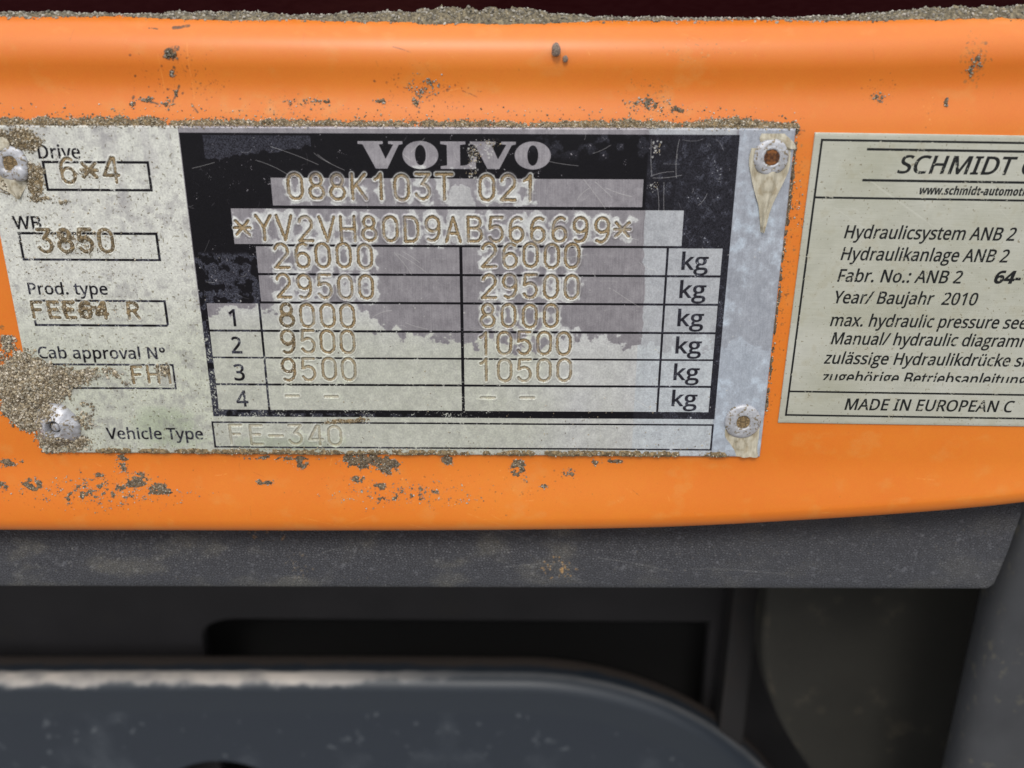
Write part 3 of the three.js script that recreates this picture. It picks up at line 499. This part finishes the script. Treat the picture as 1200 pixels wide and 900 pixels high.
function lathe(profile, wob = 0.05, n = 56, sq = 1) { // profile of [radius, height] from the rim inwards, axis along z
  return grid(n, profile.length - 1, (i, j) => { const a = i / n * Math.PI * 2, [r, h] = profile[j], rr = r * (1 + wob * (fbm(Math.cos(a) * 1.6 + 5 + r, Math.sin(a) * 1.6 + 9, 3) - 0.5) * 2); return [rr * Math.cos(a), rr * sq * Math.sin(a), h + (r > 0.02 ? wob * 1.6 * (fbm(rr * Math.cos(a) * 1.3 + 3, rr * Math.sin(a) * 1.3, 3) - 0.5) : 0)]; }, (i, j, p) => [p[0] / 9 + 0.5, p[1] / 9 + 0.5]);
}
function plug(r, h, bumpy) { return grid(28, 6, (i, j) => { const a = i / 28 * Math.PI * 2, q = r * (1 - j / 6), x = q * Math.cos(a), y = q * Math.sin(a); return [x, y, h + bumpy * (fbm(x * 2.4 + 8, y * 2.4, 3) - 0.5) * 2]; }, (i, j, p) => [p[0] / 5, p[1] / 5]); }
// a torn flap of washer film: outline given as rows of [y, xLeft, xRight], with creases across and lift off the plate
function flap(rows, lift, crease, seedv) {
  const NU = 22, NV = 36;
  const L = spline(rows.map(([y, l]) => [-y, l])), R = spline(rows.map(([y, , r]) => [-y, r])), y0 = rows[0][0], y1 = rows[rows.length - 1][0];
  const f = (i, j, back) => { const t = j / NV, s = i / NU, y = lerp(y0, y1, t), x = lerp(L(-y), R(-y), s); const z = 0.12 + lift * Math.sin(Math.PI * clamp(s * 0.9 + 0.05)) * (0.35 + 0.65 * t) + crease * (Math.sin(s * 11 + seedv + 2 * t) * 0.5 + fbm(s * 5 + seedv, t * 3, 3) - 0.5) * (0.3 + t); return [x + 0.12 * (fbm(t * 9, s * 3 + seedv, 2) - 0.5), y, Math.max(0.05, z) - (back ? 0.14 : 0)]; };
  const a = grid(NU, NV, (i, j) => f(i, NV - j), (i, j, p) => [p[0] / 9, p[1] / 9]), b = grid(NU, NV, (i, j) => f(NU - i, NV - j, true), (i, j, p) => [p[0] / 9, p[1] / 9]);
  const edge = []; for (let j = 0; j <= NV; j++) edge.push([0, j]); for (let i = 1; i <= NU; i++) edge.push([i, NV]); for (let j = NV - 1; j >= 0; j--) edge.push([NU, j]);
  const e = grid(edge.length - 1, 1, (k, j) => f(edge[k][0], edge[k][1], j === 0), (i, j, p) => [p[0] / 9, p[1] / 9]);
  return mergeGeometries([a, b, e]);
}
function rivetAt(x, y, label) { const r = sub('rivet', plate, x, y, plateTop(x, y) - 0.02); r.userData.label = label; return r; }
{ // upper right: rusty centre, long tapering flap below
  const r = rivetAt(66.1, 25.9, 'rivet with rust-brown centre and a long pointed flap');
  mesh('rivet_head', lathe([[3.05, 0], [3.02, 0.3], [2.8, 0.5], [2.3, 0.66], [1.95, 0.6], [1.75, 0.72], [1.5, 0.74], [1.28, 0.6], [1.2, 0.2], [1.15, -0.25]], 0.07), alu, r);
  mesh('rust_core', plug(1.32, 0.66, 0.16), new THREE.MeshStandardMaterial({ map: texture(128, 128, (i, j, o) => { const n = fbm(i * 0.09, j * 0.09, 4); o[0] = 34 + 130 * n; o[1] = 16 + 88 * n; o[2] = 6 + 44 * n; }, true), roughness: 0.9 }), r);
  mesh('washer_flap', flap([[1.5, -3.5, 3.2], [-0.5, -3.7, 3.4], [-2.5, -3.3, 3.2], [-5, -2.6, 2.3], [-8, -1.5, 1.1], [-10.5, -0.9, 0.5], [-12.9, -0.45, 0.05]], 0.6, 0.5, 1.2), film, r);
  mesh('film_shred', flap([[3.9, -2.0, 1.9], [3.1, -2.2, 2.9], [2.2, -1.6, 3.9], [1.4, 1.3, 4.1]], 0.3, 0.3, 4.1), film, r);
}
{ // lower right: clean flange with a sand-filled centre and a short creased flap
  const r = rivetAt(65.85, -23.1, 'rivet with wide flange, sand-filled centre and short creased flap');
  mesh('rivet_head', lathe([[3.42, -0.1], [3.46, 0.22], [3.3, 0.5], [2.9, 0.68], [2.3, 0.76], [1.75, 0.82], [1.5, 0.84], [1.32, 0.72], [1.24, 0.35], [1.2, -0.2]], 0.035), alu, r);
  mesh('sand_plug', plug(1.38, 0.5, 0.2), earth, r);
  mesh('washer_flap', flap([[-1.2, -3.2, 3.3], [-3.2, -3.0, 3.35], [-4.8, -1.9, 3.3], [-6.3, -0.9, 3.4], [-7.4, -0.5, 3.7]], 0.3, 0.42, 2.6), film, r);
}
{ // lower left: tall dome, torn open on top
  const r = rivetAt(-65.7, -24.6, 'tall domed rivet torn open on top, half caked in dirt');
  mesh('rivet_head', lathe([[4.3, -0.15], [4.2, 0.3], [3.8, 0.8], [3.2, 1.3], [2.5, 1.8], [2.0, 2.15], [1.75, 2.45], [1.5, 2.35], [1.3, 1.8], [1.15, 1.0]], 0.2, 90), alu, r);
  mesh('broken_pin', (() => { const g = lathe([[1.0, 0.8], [0.85, 1.35], [0.6, 1.6], [0.3, 1.62], [0.01, 1.55]], 0.2, 20); return g; })(), alu, r);
}
{ // upper left: low head under a folded flap
  const r = rivetAt(-65.3, 24.3, 'rivet under a folded, dirt-covered film flap');
  mesh('rivet_head', lathe([[2.9, -0.1], [2.9, 0.3], [2.6, 0.55], [2.0, 0.7], [1.5, 0.75], [1.3, 0.6], [1.1, 0.2]], 0.12), alu, r);
  mesh('sand_plug', plug(1.35, 0.5, 0.25), earth, r);
  mesh('mandrel_stub', (() => { const g = lathe([[1.35, 0.2], [1.3, 0.75], [1.0, 1.0], [0.4, 1.1], [0.01, 1.05]], 0.18, 24); g.translate(1.4 * MM, -1.6 * MM, 0.3 * MM); return g; })(), alu, r);
  mesh('washer_flap', flap([[-0.8, -5.2, 2.9], [-2.4, -4.9, 2.7], [-3.8, -3.0, 1.8], [-5.2, -0.9, 0.9], [-6.1, 0.0, 0.4]], 0.45, 0.35, 0.4), film, r);
  mesh('film_shred', flap([[4.4, -4.8, -0.5], [3.4, -5.2, 0.4], [2.2, -5.0, -0.2]], 0.9, 0.2, 3.3), film, r);
}
// ---------------------------------------------------------------- the second plate, on the right
{
  const W2 = 78, H2 = 53.6, T2 = 0.35, w = 1536, h = Math.round(1536 * H2 / W2), KX2 = w / W2, KY2 = h / H2;
  const c0 = canvasOf(w, h), c = c0.getContext('2d'); c.setTransform(KX2, 0, 0, -KY2, 0, h);  // millimetres from the lower left corner
  c.fillStyle = '#000';
  const rule = (x0, x1, y0, y1) => c.fillRect(x0, y0, x1 - x0, y1 - y0);
  const B = 23.7;                                        // plate y of the lower edge
  rule(1.1, 1.45, 1.5, 52.55); rule(1.1, W2 - 1.1, 52.2, 52.55); rule(1.1, W2 - 1.1, 1.5, 1.85); rule(W2 - 1.45, W2 - 1.1, 1.5, 52.55);
  rule(9.2, W2 - 9, 50.75, 51.15); rule(9.2, W2 - 9, 45.55, 45.95); rule(1.4, W2 - 1.4, 42.5, 42.85); rule(1.4, W2 - 1.4, 6.3, 6.65);
  const text = (s, x0, x1, base, cap, font = 'sans-serif', slant = 0.15, bold = '', capEm = 0.714) => { c.save(); c.font = bold + '100px ' + font; const ww = c.measureText(s).width; c.translate(x0, base); const k = (x1 - x0) / ww; c.transform(k, 0, -slant * cap / (100 * capEm), -cap / (100 * capEm), 0, 0); c.fillText(s, 0, 0); c.lineWidth = 3.4; c.strokeStyle = '#000'; c.strokeText(s, 0, 0); c.restore(); };
  text('SCHMIDT G', 14.8, 39.2, 47.05, 2.95, 'sans-serif', 0.2);
  text('www.schmidt-automotive', 19.3, 39.6, 43.5, 1.4, 'sans-serif', 0.15, 'bold ');
  const T = [['Hydraulicsystem ANB 2', 7.2, 37.8, 35.65], ['Hydraulikanlage ANB 2', 7.15, 37.4, 31.75], ['Fabr. No.: ANB 2', 7.1, 29.8, 27.75], ['Year/ Baujahr  2010', 7.1, 33.3, 23.75], ['max. hydraulic pressure see', 7.0, 43.3, 19.45], ['Manual/ hydraulic diagramm', 7.6, 45.2, 15.95], ['zulässige Hydraulikdrücke siehe', 7.0, 49.6, 12.15], ['zugehörige Betriebsanleitung/', 7.0, 46.6, 8.35]];
  for (const [s, a, b, y] of T) text(s, a, b, y, 2.25);
  text('64-1', 35.4, 42.2, 27.85, 2.3, 'sans-serif', 0.2, 'bold ');
  text('MADE IN EUROPEAN C', 12.0, 44.2, 2.95, 2.25, 'sans-serif', 0.12);
  c.clearRect(2, 6.9, 60, 1.95);                         // foot of the last line never took the ink
  const L = layer(c0), sc0 = canvasOf(w, h), s = sc0.getContext('2d'); s.setTransform(KX2, 0, 0, -KY2, 0, h); s.lineCap = 'round';
  for (let i = 0; i < 70; i++) { const x = W2 * rnd(), y = H2 * rnd(), a = -0.9 + rnd() * 0.9, l = 0.5 + 5 * rnd() ** 2; s.strokeStyle = `rgba(255,255,255,${0.2 + 0.4 * rnd()})`; s.lineWidth = 0.05 + 0.08 * rnd(); s.beginPath(); s.moveTo(x, y); s.lineTo(x + l * Math.cos(a), y + l * Math.sin(a)); s.stroke(); }
  for (const [x, y, l] of [[8.5, 47, 13], [10, 46, 14], [12, 44.6, 9], [5, 41, 6]]) { s.strokeStyle = 'rgba(255,255,255,0.5)'; s.lineWidth = 0.1; s.beginPath(); s.moveTo(x, y); s.lineTo(x + l, y - l * 0.62); s.stroke(); }
  const SC = layer(sc0);
  const col = new Uint8Array(w * h * 4), prm = new Uint8Array(w * h * 4);
  for (let j = 0; j < h; j++) for (let i = 0; i < w; i++) {
    const x = i / KX2, y = j / KY2, k = (j * w + i) * 4, kk = ((h - 1 - j) * w + i) * 4, n1 = fbm(x * 0.1 + 50, y * 0.14, 4), n2 = fbm(x * 0.6, y * 0.6 + 80, 4), n3 = noise(x * 5 + 11, y * 5), g = hash(i, j), br = noise(x * 0.5, y * 14);
    let r = 182 + 26 * (n1 - 0.5) + 8 * (br - 0.5) + 10 * (n2 - 0.5), G = r - 1, b = r - 15 + 8 * (n1 - 0.5), rough = 0.45 + 0.15 * n2, metal = 0.3, bump = 120 + 20 * (br - 0.5);
    const st = sm(0.55, 0.8, n2) * 0.22; r = lerp(r, 150, st); G = lerp(G, 142, st); b = lerp(b, 118, st);
    if (noise(x * 3 + 4, y * 3) > 0.9 && n3 > 0.5) { r *= 0.78; G *= 0.75; b *= 0.7; }
    const sa = SC[kk + 3] / 255 * 0.55; r = lerp(r, 214, sa); G = lerp(G, 213, sa); b = lerp(b, 202, sa); bump += 40 * sa;
    const a = L[kk + 3] / 255 * (1 - 0.85 * sm(0.74, 0.84, n3 * 0.5 + n2 * 0.6)) * (1 - sa * 0.5);
    r = lerp(r, 22, a); G = lerp(G, 23, a); b = lerp(b, 23, a); metal *= 1 - a; const gn = 8 * (g - 0.5);
    col[k] = clamp(r + gn, 0, 255); col[k + 1] = clamp(G + gn, 0, 255); col[k + 2] = clamp(b + gn, 0, 255); col[k + 3] = 255;
    prm[k] = clamp(bump, 0, 255); prm[k + 1] = clamp(rough) * 255; prm[k + 2] = metal * 255; prm[k + 3] = 255;
  }
  const map = dataTex(col, w, h, true), par = dataTex(prm, w, h, false);
  const m = new THREE.MeshPhysicalMaterial({ map, roughnessMap: par, metalnessMap: par, roughness: 1, metalness: 1, specularIntensity: 0.5, bumpMap: par, bumpScale: 0.00005 });
  const NU = 160, NV = 110, at = (k, n, Lh) => k === 0 ? 0 : k === n ? Lh : lerp(0.15, Lh - 0.15, (k - 1) / (n - 2));
  const bow = (x, y) => 0.12 * (fbm(x * 0.06 + 3, y * 0.06, 3) - 0.5) + 0.10 * Math.exp(-(((y - H2) / 1.4) ** 2)) * (fbm(x * 0.35, 3, 2) - 0.4);
  const top = grid(NU, NV, (i, j) => { const x = at(i, NU, W2), y = at(j, NV, H2), e = i === 0 || j === 0 || i === NU || j === NV; return [x, y, T2 + bow(x, y) - (e ? 0.12 : 0)]; }, (i, j, p) => [p[0] / W2, p[1] / H2]);
  const ring = []; const N = 60; for (let i = 0; i <= N; i++) ring.push([W2 * i / N, 0]); for (let i = 1; i <= N; i++) ring.push([W2, H2 * i / N]); for (let i = 1; i <= N; i++) ring.push([W2 * (1 - i / N), H2]); for (let i = 1; i <= N; i++) ring.push([0, H2 * (1 - i / N)]);
  const skirt = grid(ring.length - 1, 1, (i, j) => [ring[i][0], ring[i][1], j ? T2 + bow(...ring[i]) - 0.12 : -0.3], (i, j, p) => [p[0] / W2, p[1] / H2]);
  const p2 = mesh('maker_plate', mergeGeometries([top, skirt]), m);
  p2.position.set(72.85 * MM, -23.6 * MM, 0.05 * MM); p2.rotation.z = -0.0105;
  tag(p2, 'pale grey hydraulic system plate with black italic lettering and thin frame', 'plate');
}

// ---------------------------------------------------------------- dirt: crusts (height fields with ragged outlines) and loose grains
const grainGeo = [0, 1, 2].map(() => { const g = new THREE.IcosahedronGeometry(1, 0), p = g.attributes.position, mem = {}; for (let i = 0; i < p.count; i++) { const k = [p.getX(i), p.getY(i), p.getZ(i)].map((v) => v.toFixed(3)).join(); mem[k] ??= 0.65 + 0.6 * rnd(); p.setXYZ(i, p.getX(i) * mem[k], p.getY(i) * mem[k], p.getZ(i) * mem[k]); } g.computeVertexNormals(); return g; });
const grainMat = new THREE.MeshStandardMaterial({ color: 0xffffff, roughness: 0.9, flatShading: true });
const SAND = [[0.30, 0.24, 0.155], [0.21, 0.165, 0.105], [0.40, 0.34, 0.24], [0.13, 0.10, 0.065], [0.30, 0.27, 0.21], [0.52, 0.46, 0.37], [0.17, 0.14, 0.10]];
const GREY = [[0.26, 0.235, 0.19], [0.18, 0.16, 0.13], [0.34, 0.31, 0.26], [0.13, 0.115, 0.09], [0.40, 0.37, 0.32]];
function grains(parent, spots, palette, s0, s1) { // spots: [x, y, z]
  const q = new THREE.Quaternion(), e = new THREE.Euler(), M = new THREE.Matrix4(), v = new THREE.Vector3(), sc = new THREE.Vector3(), col = new THREE.Color();
  grainGeo.forEach((g, gi) => {
    const mine = spots.filter((_, i) => i % 3 === gi); if (!mine.length) return;
    const im = new THREE.InstancedMesh(g, grainMat, mine.length); im.name = 'grains'; im.castShadow = im.receiveShadow = true; im.userData.kind = 'stuff';
    mine.forEach(([x, y, z], i) => {
      const s = (s0 + (s1 - s0) * rnd() ** 2.5) * MM; e.set(rnd() * 6, rnd() * 6, rnd() * 6); q.setFromEuler(e);
      M.compose(v.set(x * MM, y * MM, z * MM + s * 0.25), q, sc.set(s * (0.7 + 0.5 * rnd()), s * (0.7 + 0.5 * rnd()), s * (0.7 + 0.4 * rnd()))); im.setMatrixAt(i, M);
      const c = palette[Math.floor(rnd() * palette.length)], k = 0.75 + 0.5 * rnd(); im.setColorAt(i, col.setRGB(c[0] * k, c[1] * k, c[2] * k));
    });
    parent.add(im);
  });
}
function crustMat(r, g, b, sc) { const t = texture(512, 512, (i, j, o) => { const n = fbm(i * 0.07, j * 0.07, 5), h = hash(i, j), v = 0.8 + 0.9 * (n - 0.5) + 0.34 * (h - 0.5); o[0] = r * v; o[1] = g * v; o[2] = b * v; }, true); return new THREE.MeshStandardMaterial({ map: t, roughness: 0.96 }); }
const sandCrust = crustMat(138, 118, 86), greyCrust = crustMat(134, 122, 98), brownCrust = crustMat(120, 100, 76);
// h(x, y): thickness of the deposit in mm, negative where there is none
function deposit(name, label, x0, x1, y0, y1, res, h, mat, nGrains, palette, s0 = 0.08, s1 = 0.3, base = surfaceZ, fuzz = 0.1) {
  const o = group(name); tag(o, label, 'dirt', 'stuff');
  const nu = Math.round((x1 - x0) / res), nv = Math.round((y1 - y0) / res), X = (i) => x0 + (x1 - x0) * i / nu, Y = (j) => y0 + (y1 - y0) * j / nv, H = new Float32Array((nu + 1) * (nv + 1));
  for (let j = 0; j <= nv; j++) for (let i = 0; i <= nu; i++) H[j * (nu + 1) + i] = h(X(i), Y(j));
  const at = (i, j) => H[j * (nu + 1) + i];
  const g = grid(nu, nv, (i, j) => { const x = X(i), y = Y(j), v = at(i, j); return [x, y, base(x, y) + (v > 0 ? v * (0.75 + 0.5 * noise(x * 4.2, y * 4.2)) + 0.02 : -0.12)]; }, (i, j, p) => [p[0] / 14, p[1] / 14], (i, j) => at(i, j) > 0 || at(i + 1, j) > 0 || at(i, j + 1) > 0 || at(i + 1, j + 1) > 0);
  mesh('crust', g, mat, o).userData.kind = 'stuff';
  const spots = []; for (let n = 0, tries = 0; n < nGrains && tries < nGrains * 60; tries++) { const x = lerp(x0, x1, rnd()), y = lerp(y0, y1, rnd()), v = h(x, y) + fuzz * rnd() ** 2; if (v > 0.0) { spots.push([x, y, base(x, y) + Math.max(0, Math.min(v, h(x, y)))]); n++; } }
  if (spots.length) grains(o, spots, palette, s0, s1);
  return o;
}
const blob = (list) => (x, y) => { let s = 0; for (const [cx, cy, rx, ry, a] of list) s = Math.max(s, a * Math.exp(-(((x - cx) / rx) ** 2) - ((y - cy) / ry) ** 2)); return s; };
// sand lying on the upper edge of the main plate
{
  const amount = spline([[-70, 0.8], [-58, 0.9], [-52, 0.95], [-45, 1.1], [-36, 0.75], [-28, 0.8], [-15, 0.6], [-5, 0.65], [8, 0.72], [20, 0.55], [30, 0.55], [42, 1.05], [50, 0.6], [55, 1.25], [62, 1.1], [68, 1.0], [71, 0.2]]);
  deposit('ledge_sand', 'sand lying along the upper edge of the identification plate', -74, 71.5, 30.2, 34.2, 0.14, (x, y) => {
    const t = y - PH / 2, a = amount(x), n = fbm(x * 0.9, y * 1.1, 4), top = 0.5 + a * 1.35 * (0.45 + 1.1 * fbm(x * 0.55 + 60, 2, 3));
    return t < -0.04 ? -0.1 : (0.8 * sm(top, top * 0.1, t) * (-0.1 + 1.9 * n) * sm(71.4, 69.5, x) - 0.24) * (t < 0 ? 0.4 : 1);
  }, sandCrust, 7000, SAND, 0.05, 0.22, (x, y) => y < PH / 2 + 0.05 ? TH_ - 0.15 : panelZ(y, x), 0.26);
}
// heap on the lower left corner and dirt beside the plate there
deposit('sand_heap', 'sand heaped over the lower left corner beside the domed rivet', -80, -43, -32, -7, 0.16, (x, y) => {
  const b = blob([[-70.5, -17, 5.6, 5.0, 1.5], [-66, -15.0, 7, 2.0, 0.75], [-72, -20, 4, 5, 1.2], [-59, -14.4, 7, 1.5, 0.46], [-68, -28, 3.4, 2.2, 0.6], [-63.5, -28.5, 4.5, 1.7, 0.55], [-60.5, -22.8, 2.2, 3.0, 0.32], [-73, -8, 2, 4, 0.35], [-43.5, -13.6, 2, 1.6, 0.3], [-51, -15.5, 2, 1.6, 0.2]])(x, y);
  const n = fbm(x * 0.55 + 30, y * 0.55, 5);
  return b * (0.55 + 0.9 * n) - 0.22 - 0.25 * (1 - n);
}, sandCrust, 15000, SAND, 0.06, 0.34, surfaceZ, 0.2);
// dirt round the upper left rivet
deposit('rivet_dirt', 'brown sand packed round the upper left rivet of the plate', -70, -54, 13, 31, 0.15, (x, y) => {
  const b = blob([[-63, 28.2, 3.6, 2.0, 0.5], [-62, 21.5, 1.6, 3.2, 0.5], [-68, 29, 4, 1.2, 0.45], [-60.8, 23.5, 1.3, 1.4, 0.32], [-66.5, 20.5, 2.2, 1.6, 0.4], [-62, 18.3, 3, 0.9, 0.3], [-58, 17.6, 2.5, 0.7, 0.24]])(x, y), n = fbm(x * 0.8 + 3, y * 0.8, 5);
  return b * (0.4 + 1.1 * n) - 0.2;
}, sandCrust, 1500, SAND, 0.07, 0.26);
// sand sticking in and round the stamped characters of the left boxes
deposit('stamp_sand', 'sand clinging in the stamped characters of the left boxes', -69, -41, -5, 25.5, 0.12, (x, y) => {
  const d = distAt(x, y), n = fbm(x * 1.3 + 80, y * 1.3, 4), zone = blob([[-56.5, 11, 8, 3.2, 1], [-57, -1.6, 9.5, 2.2, 1.1], [-52.5, 22.5, 5.5, 2.6, 0.55], [-61, 15, 5, 1, 0.6], [-64, 6, 2.6, 5, 0.5]])(x, y);
  return (0.42 * sm(0.55, 0.1, d) + 0.16) * zone * (0.3 + 1.2 * n) - 0.155;
}, sandCrust, 1600, SAND, 0.06, 0.2);
deposit('field_sand', 'tan sand caked in the first digits of the weight rows', -23, -14, -16.5, -0.2, 0.12, (x, y) => {
  const d = distAt(x, y), n = fbm(x * 1.5 + 8, y * 1.5, 4), zone = blob([[-20, -2.7, 1.6, 2.2, 1.1], [-20.2, -7.8, 1.5, 2.1, 0.95], [-20.3, -13, 1.4, 2.2, 0.6]])(x, y);
  return 0.42 * sm(0.6, 0.12, d) * zone * (0.3 + 1.2 * n) - 0.13;
}, sandCrust, 260, SAND, 0.06, 0.17);
// sand along the lower edge of the plate
deposit('edge_sand', 'thin line of sand on the lower rim of the identification plate', -66, 64, -30.9, -29.1, 0.12, (x, y) => {
  const n = fbm(x * 0.25 + 5, 8, 4), m = fbm(x * 1.4, y * 1.4, 4), a = sm(0.34, 0.72, n + (x > 28 && x < 50 ? 0.25 : 0) + (x > -30 && x < -5 ? 0.08 : 0));
  return a * 0.42 * sm(-29.0, -30.4, y) * (-0.2 + 2.0 * m) - 0.12;
}, sandCrust, 1500, SAND, 0.05, 0.19, surfaceZ, 0.16);
deposit('smear_sand', 'ridge of sand on the lower frame of the vehicle type box', -16, -4, -25, -22, 0.12, (x, y) => blob([[-10, -23.6, 3.6, 0.42, 0.42], [-13, -23.9, 1.6, 0.35, 0.3], [-7, -23.2, 1.5, 0.4, 0.3]])(x, y) * (0.3 + 1.3 * fbm(x * 1.6, y * 2, 4)) - 0.13, sandCrust, 140, SAND, 0.06, 0.18);
// loose grains scattered over the left part of the plate
{
  const o = group('loose_sand'); tag(o, 'loose sand grains scattered over the left part of the identification plate', 'dirt', 'stuff');
  const spots = []; for (let i = 0; i < 5200; i++) { const x = -69 + 36 * rnd() * (0.5 + 0.5 * rnd()), y = -29.5 + 56 * rnd(); const n = fbm(x * 0.35 + 4, y * 0.35 + 9, 4); if (rnd() < sm(0.46, 0.72, n) * 0.5 + 0.03) spots.push([x, y, plateTop(x, y)]); }
  for (let i = 0; i < 900; i++) { const x = -35 + 95 * rnd(), y = -30 + 26 * rnd() * rnd(); if (fbm(x * 0.3, y * 0.3 + 40, 3) > 0.47) spots.push([x, y, plateTop(x, y)]); }
  for (const [cx, cy, rx, ry, n] of [[15, 26.2, 1.4, 2.2, 70], [18, 28, 2, 0.8, 40], [14.5, 22.9, 1.2, 0.8, 30], [46.4, 27.4, 1.1, 1.2, 14], [46.6, 21.4, 1.2, 1, 14]]) for (let i = 0; i < n; i++) { const x = cx + rx * (rnd() + rnd() - 1), y = cy + ry * (rnd() + rnd() - 1); spots.push([x, y, plateTop(x, y)]); }
  grains(o, spots, SAND, 0.045, 0.16);
}
// mud sticking to the orange paint, below and above the plates
deposit('paint_mud', 'flecks of dried mud on the orange paint below the plate', -92, 62, -46, -30.9, 0.16, (x, y) => {
  const b = blob([[-52.5, -36.5, 3.5, 1.6, 0.6], [-48, -38.4, 3.2, 1.3, 0.65], [-55, -33, 1.6, 2, 0.5], [-60, -35.5, 2, 0.7, 0.45], [-60.5, -37.8, 2, 0.7, 0.45], [-73, -37.6, 2.2, 1.6, 0.55], [-67, -40.5, 1.6, 0.8, 0.4], [-27, -36.8, 2, 0.8, 0.5], [-7, -32.2, 4.6, 1.5, 0.95], [-3, -33.4, 2.6, 1.6, 0.8], [-8.5, -36, 1.6, 1, 0.5], [-4, -37.6, 2, 1, 0.5], [9, -32, 1.4, 1.3, 0.6], [23, -33.6, 1.8, 1.8, 0.6], [25, -35.8, 1.6, 0.7, 0.45], [33, -34.5, 1.6, 1.2, 0.5], [28, -37.4, 1.2, 1, 0.4], [42, -32, 4, 0.6, 0.4], [-24, -31.8, 9, 0.7, 0.45], [-20, -33, 2.4, 1.4, 0.42], [38, -32.3, 0.9, 0.7, 0.5], [-78, -33, 4, 1, 0.5], [-80, -38, 2.5, 1.4, 0.45], [0, -39, 20, 4, 0.26], [-60, -39, 22, 5, 0.27]])(x, y), n = fbm(x * 1.1 + 13, y * 1.4, 5);
  return 0.62 * b * (-0.15 + 2.0 * n) - 0.17;
}, brownCrust, 2600, GREY.concat(SAND.slice(0, 3)), 0.05, 0.2);
deposit('paint_dirt', 'crumbs of dried dirt on the upper orange paint', -66, 112, 32.8, 43, 0.16, (x, y) => {
  const b = blob([[-36, 42.2, 1.5, 0.8, 0.6], [-36.2, 39, 0.6, 0.8, 0.5], [-37.5, 34.6, 1.4, 1.2, 0.42], [-36, 36, 0.5, 1.4, 0.45], [-43.5, 34.3, 0.8, 0.7, 0.5], [-41, 34.8, 1.6, 0.7, 0.4], [-14, 34.6, 5, 0.8, 0.36], [-10, 34.6, 1.2, 0.7, 0.42], [5, 34.6, 0.9, 0.8, 0.5], [-1, 34.8, 2, 0.6, 0.4], [45, 34.4, 6, 1.6, 0.34], [50, 33.7, 1.6, 0.9, 0.5], [7, 37, 5, 3.6, 0.25], [84, 35.6, 2, 1.2, 0.32], [95.5, 35, 0.6, 1.6, 0.4], [99, 41, 1.4, 2, 0.42]])(x, y), n = fbm(x * 1.5 + 43, y * 1.5, 5);
  return 0.6 * b * (-0.15 + 2.0 * n) - 0.17;
}, brownCrust, 700, GREY.concat(SAND.slice(0, 2)), 0.06, 0.24);
deposit('gap_dirt', 'dirt crumbs on the paint strip between the two plates', 69.9, 73.2, -22, 31.5, 0.13, (x, y) => (0.26 * Math.exp(-(((x - 70.3) / 0.5) ** 2)) + 0.12 * sm(10, 16, y) * sm(26, 20, y)) * (-0.1 + 1.7 * fbm(x * 1.3, y * 1.1 + 12, 4)) - 0.15, brownCrust, 380, SAND, 0.06, 0.2, (x, y) => panelZ(y, x));
// two small stones stuck to the paint
for (const [x, y, s, lb] of [[28.8, 43.0, 1.0, 'small grey stone stuck to the orange paint, larger of two'], [30.4, 41.6, 0.55, 'tiny dark stone stuck to the paint beside a larger grey one']]) {
  const g = new THREE.IcosahedronGeometry(1, 4), p = g.attributes.position; for (let i = 0; i < p.count; i++) { const a = p.getX(i), b = p.getY(i), c = p.getZ(i), k = 0.8 + 0.5 * fbm(a * 1.3 + 5 + x, b * 1.3 + c * 1.1 + 5, 4); p.setXYZ(i, a * k * s * 0.75 * MM, b * k * s * MM, c * k * s * 0.8 * MM); } g.computeVertexNormals();
  const m = mesh('stone', g, crustMat(156, 138, 124)); m.position.set(x * MM, y * MM, (panelZ(y, x) + s * 0.45) * MM); tag(m, lb, 'stone');
}
// dirt lying on the rolled top of the panel
{
  const o = group('top_dirt'); tag(o, 'grey grit lying along the top edge of the orange panel', 'dirt', 'stuff');
  const height = spline([[-260, 0.5], [-75, 0.5], [-58, 0.7], [-44, 0.5], [-36, 1.0], [-28, 1.3], [-14, 0.8], [0, 1.7], [8, 2.4], [18, 2.6], [24, 2.3], [30, 1.3], [36, 0.6], [48, 0.55], [66, 0.45], [78, 0.8], [88, 1.3], [96, 1.9], [110, 2.0], [240, 1.2]]);
  const h = (x, z) => { const n = fbm(x * 0.5 + 9, z * 0.5, 5), w = sm(-3.2, -6.4, z + 2.2 * (n - 0.5)) * sm(-16.4, -13, z); return w * height(x) * 0.62 * (0.25 + 1.4 * n) - 0.2; };
  const base = (x, z) => { const yt = topEdge(x), zc = roll(x, Math.PI / 2)[1]; return z > zc ? yt - rollR + Math.sqrt(Math.max(0, rollR * rollR - (z - zc) ** 2)) : yt; };
  const nu = 1500, nv = 64, X = (i) => -120 + 260 * i / nu, Z = (j) => -1.6 - 13.8 * j / nv;
  const g = grid(nu, nv, (i, j) => { const x = X(i), z = Z(j), v = h(x, z); return [x, base(x, z) + (v > 0 ? v * (0.7 + 0.6 * noise(x * 3, z * 3)) + 0.02 : -0.15), z]; }, (i, j, p) => [p[0] / 14, p[2] / 14], (i, j) => h(X(i), Z(j)) > 0 || h(X(i + 1), Z(j + 1)) > 0);
  mesh('crust', g, greyCrust, o).userData.kind = 'stuff';
  const spots = []; for (let k = 0; k < 26000 && spots.length < 8000; k++) { const x = -110 + 240 * rnd(), z = -1.4 - 11 * rnd(), v = h(x, z) + 0.16 * rnd(); if (v > 0) spots.push([x, base(x, z) + Math.max(0, v), z]); }
  grains(o, spots, GREY, 0.08, 0.34);
}
renderer.render(scene, camera);
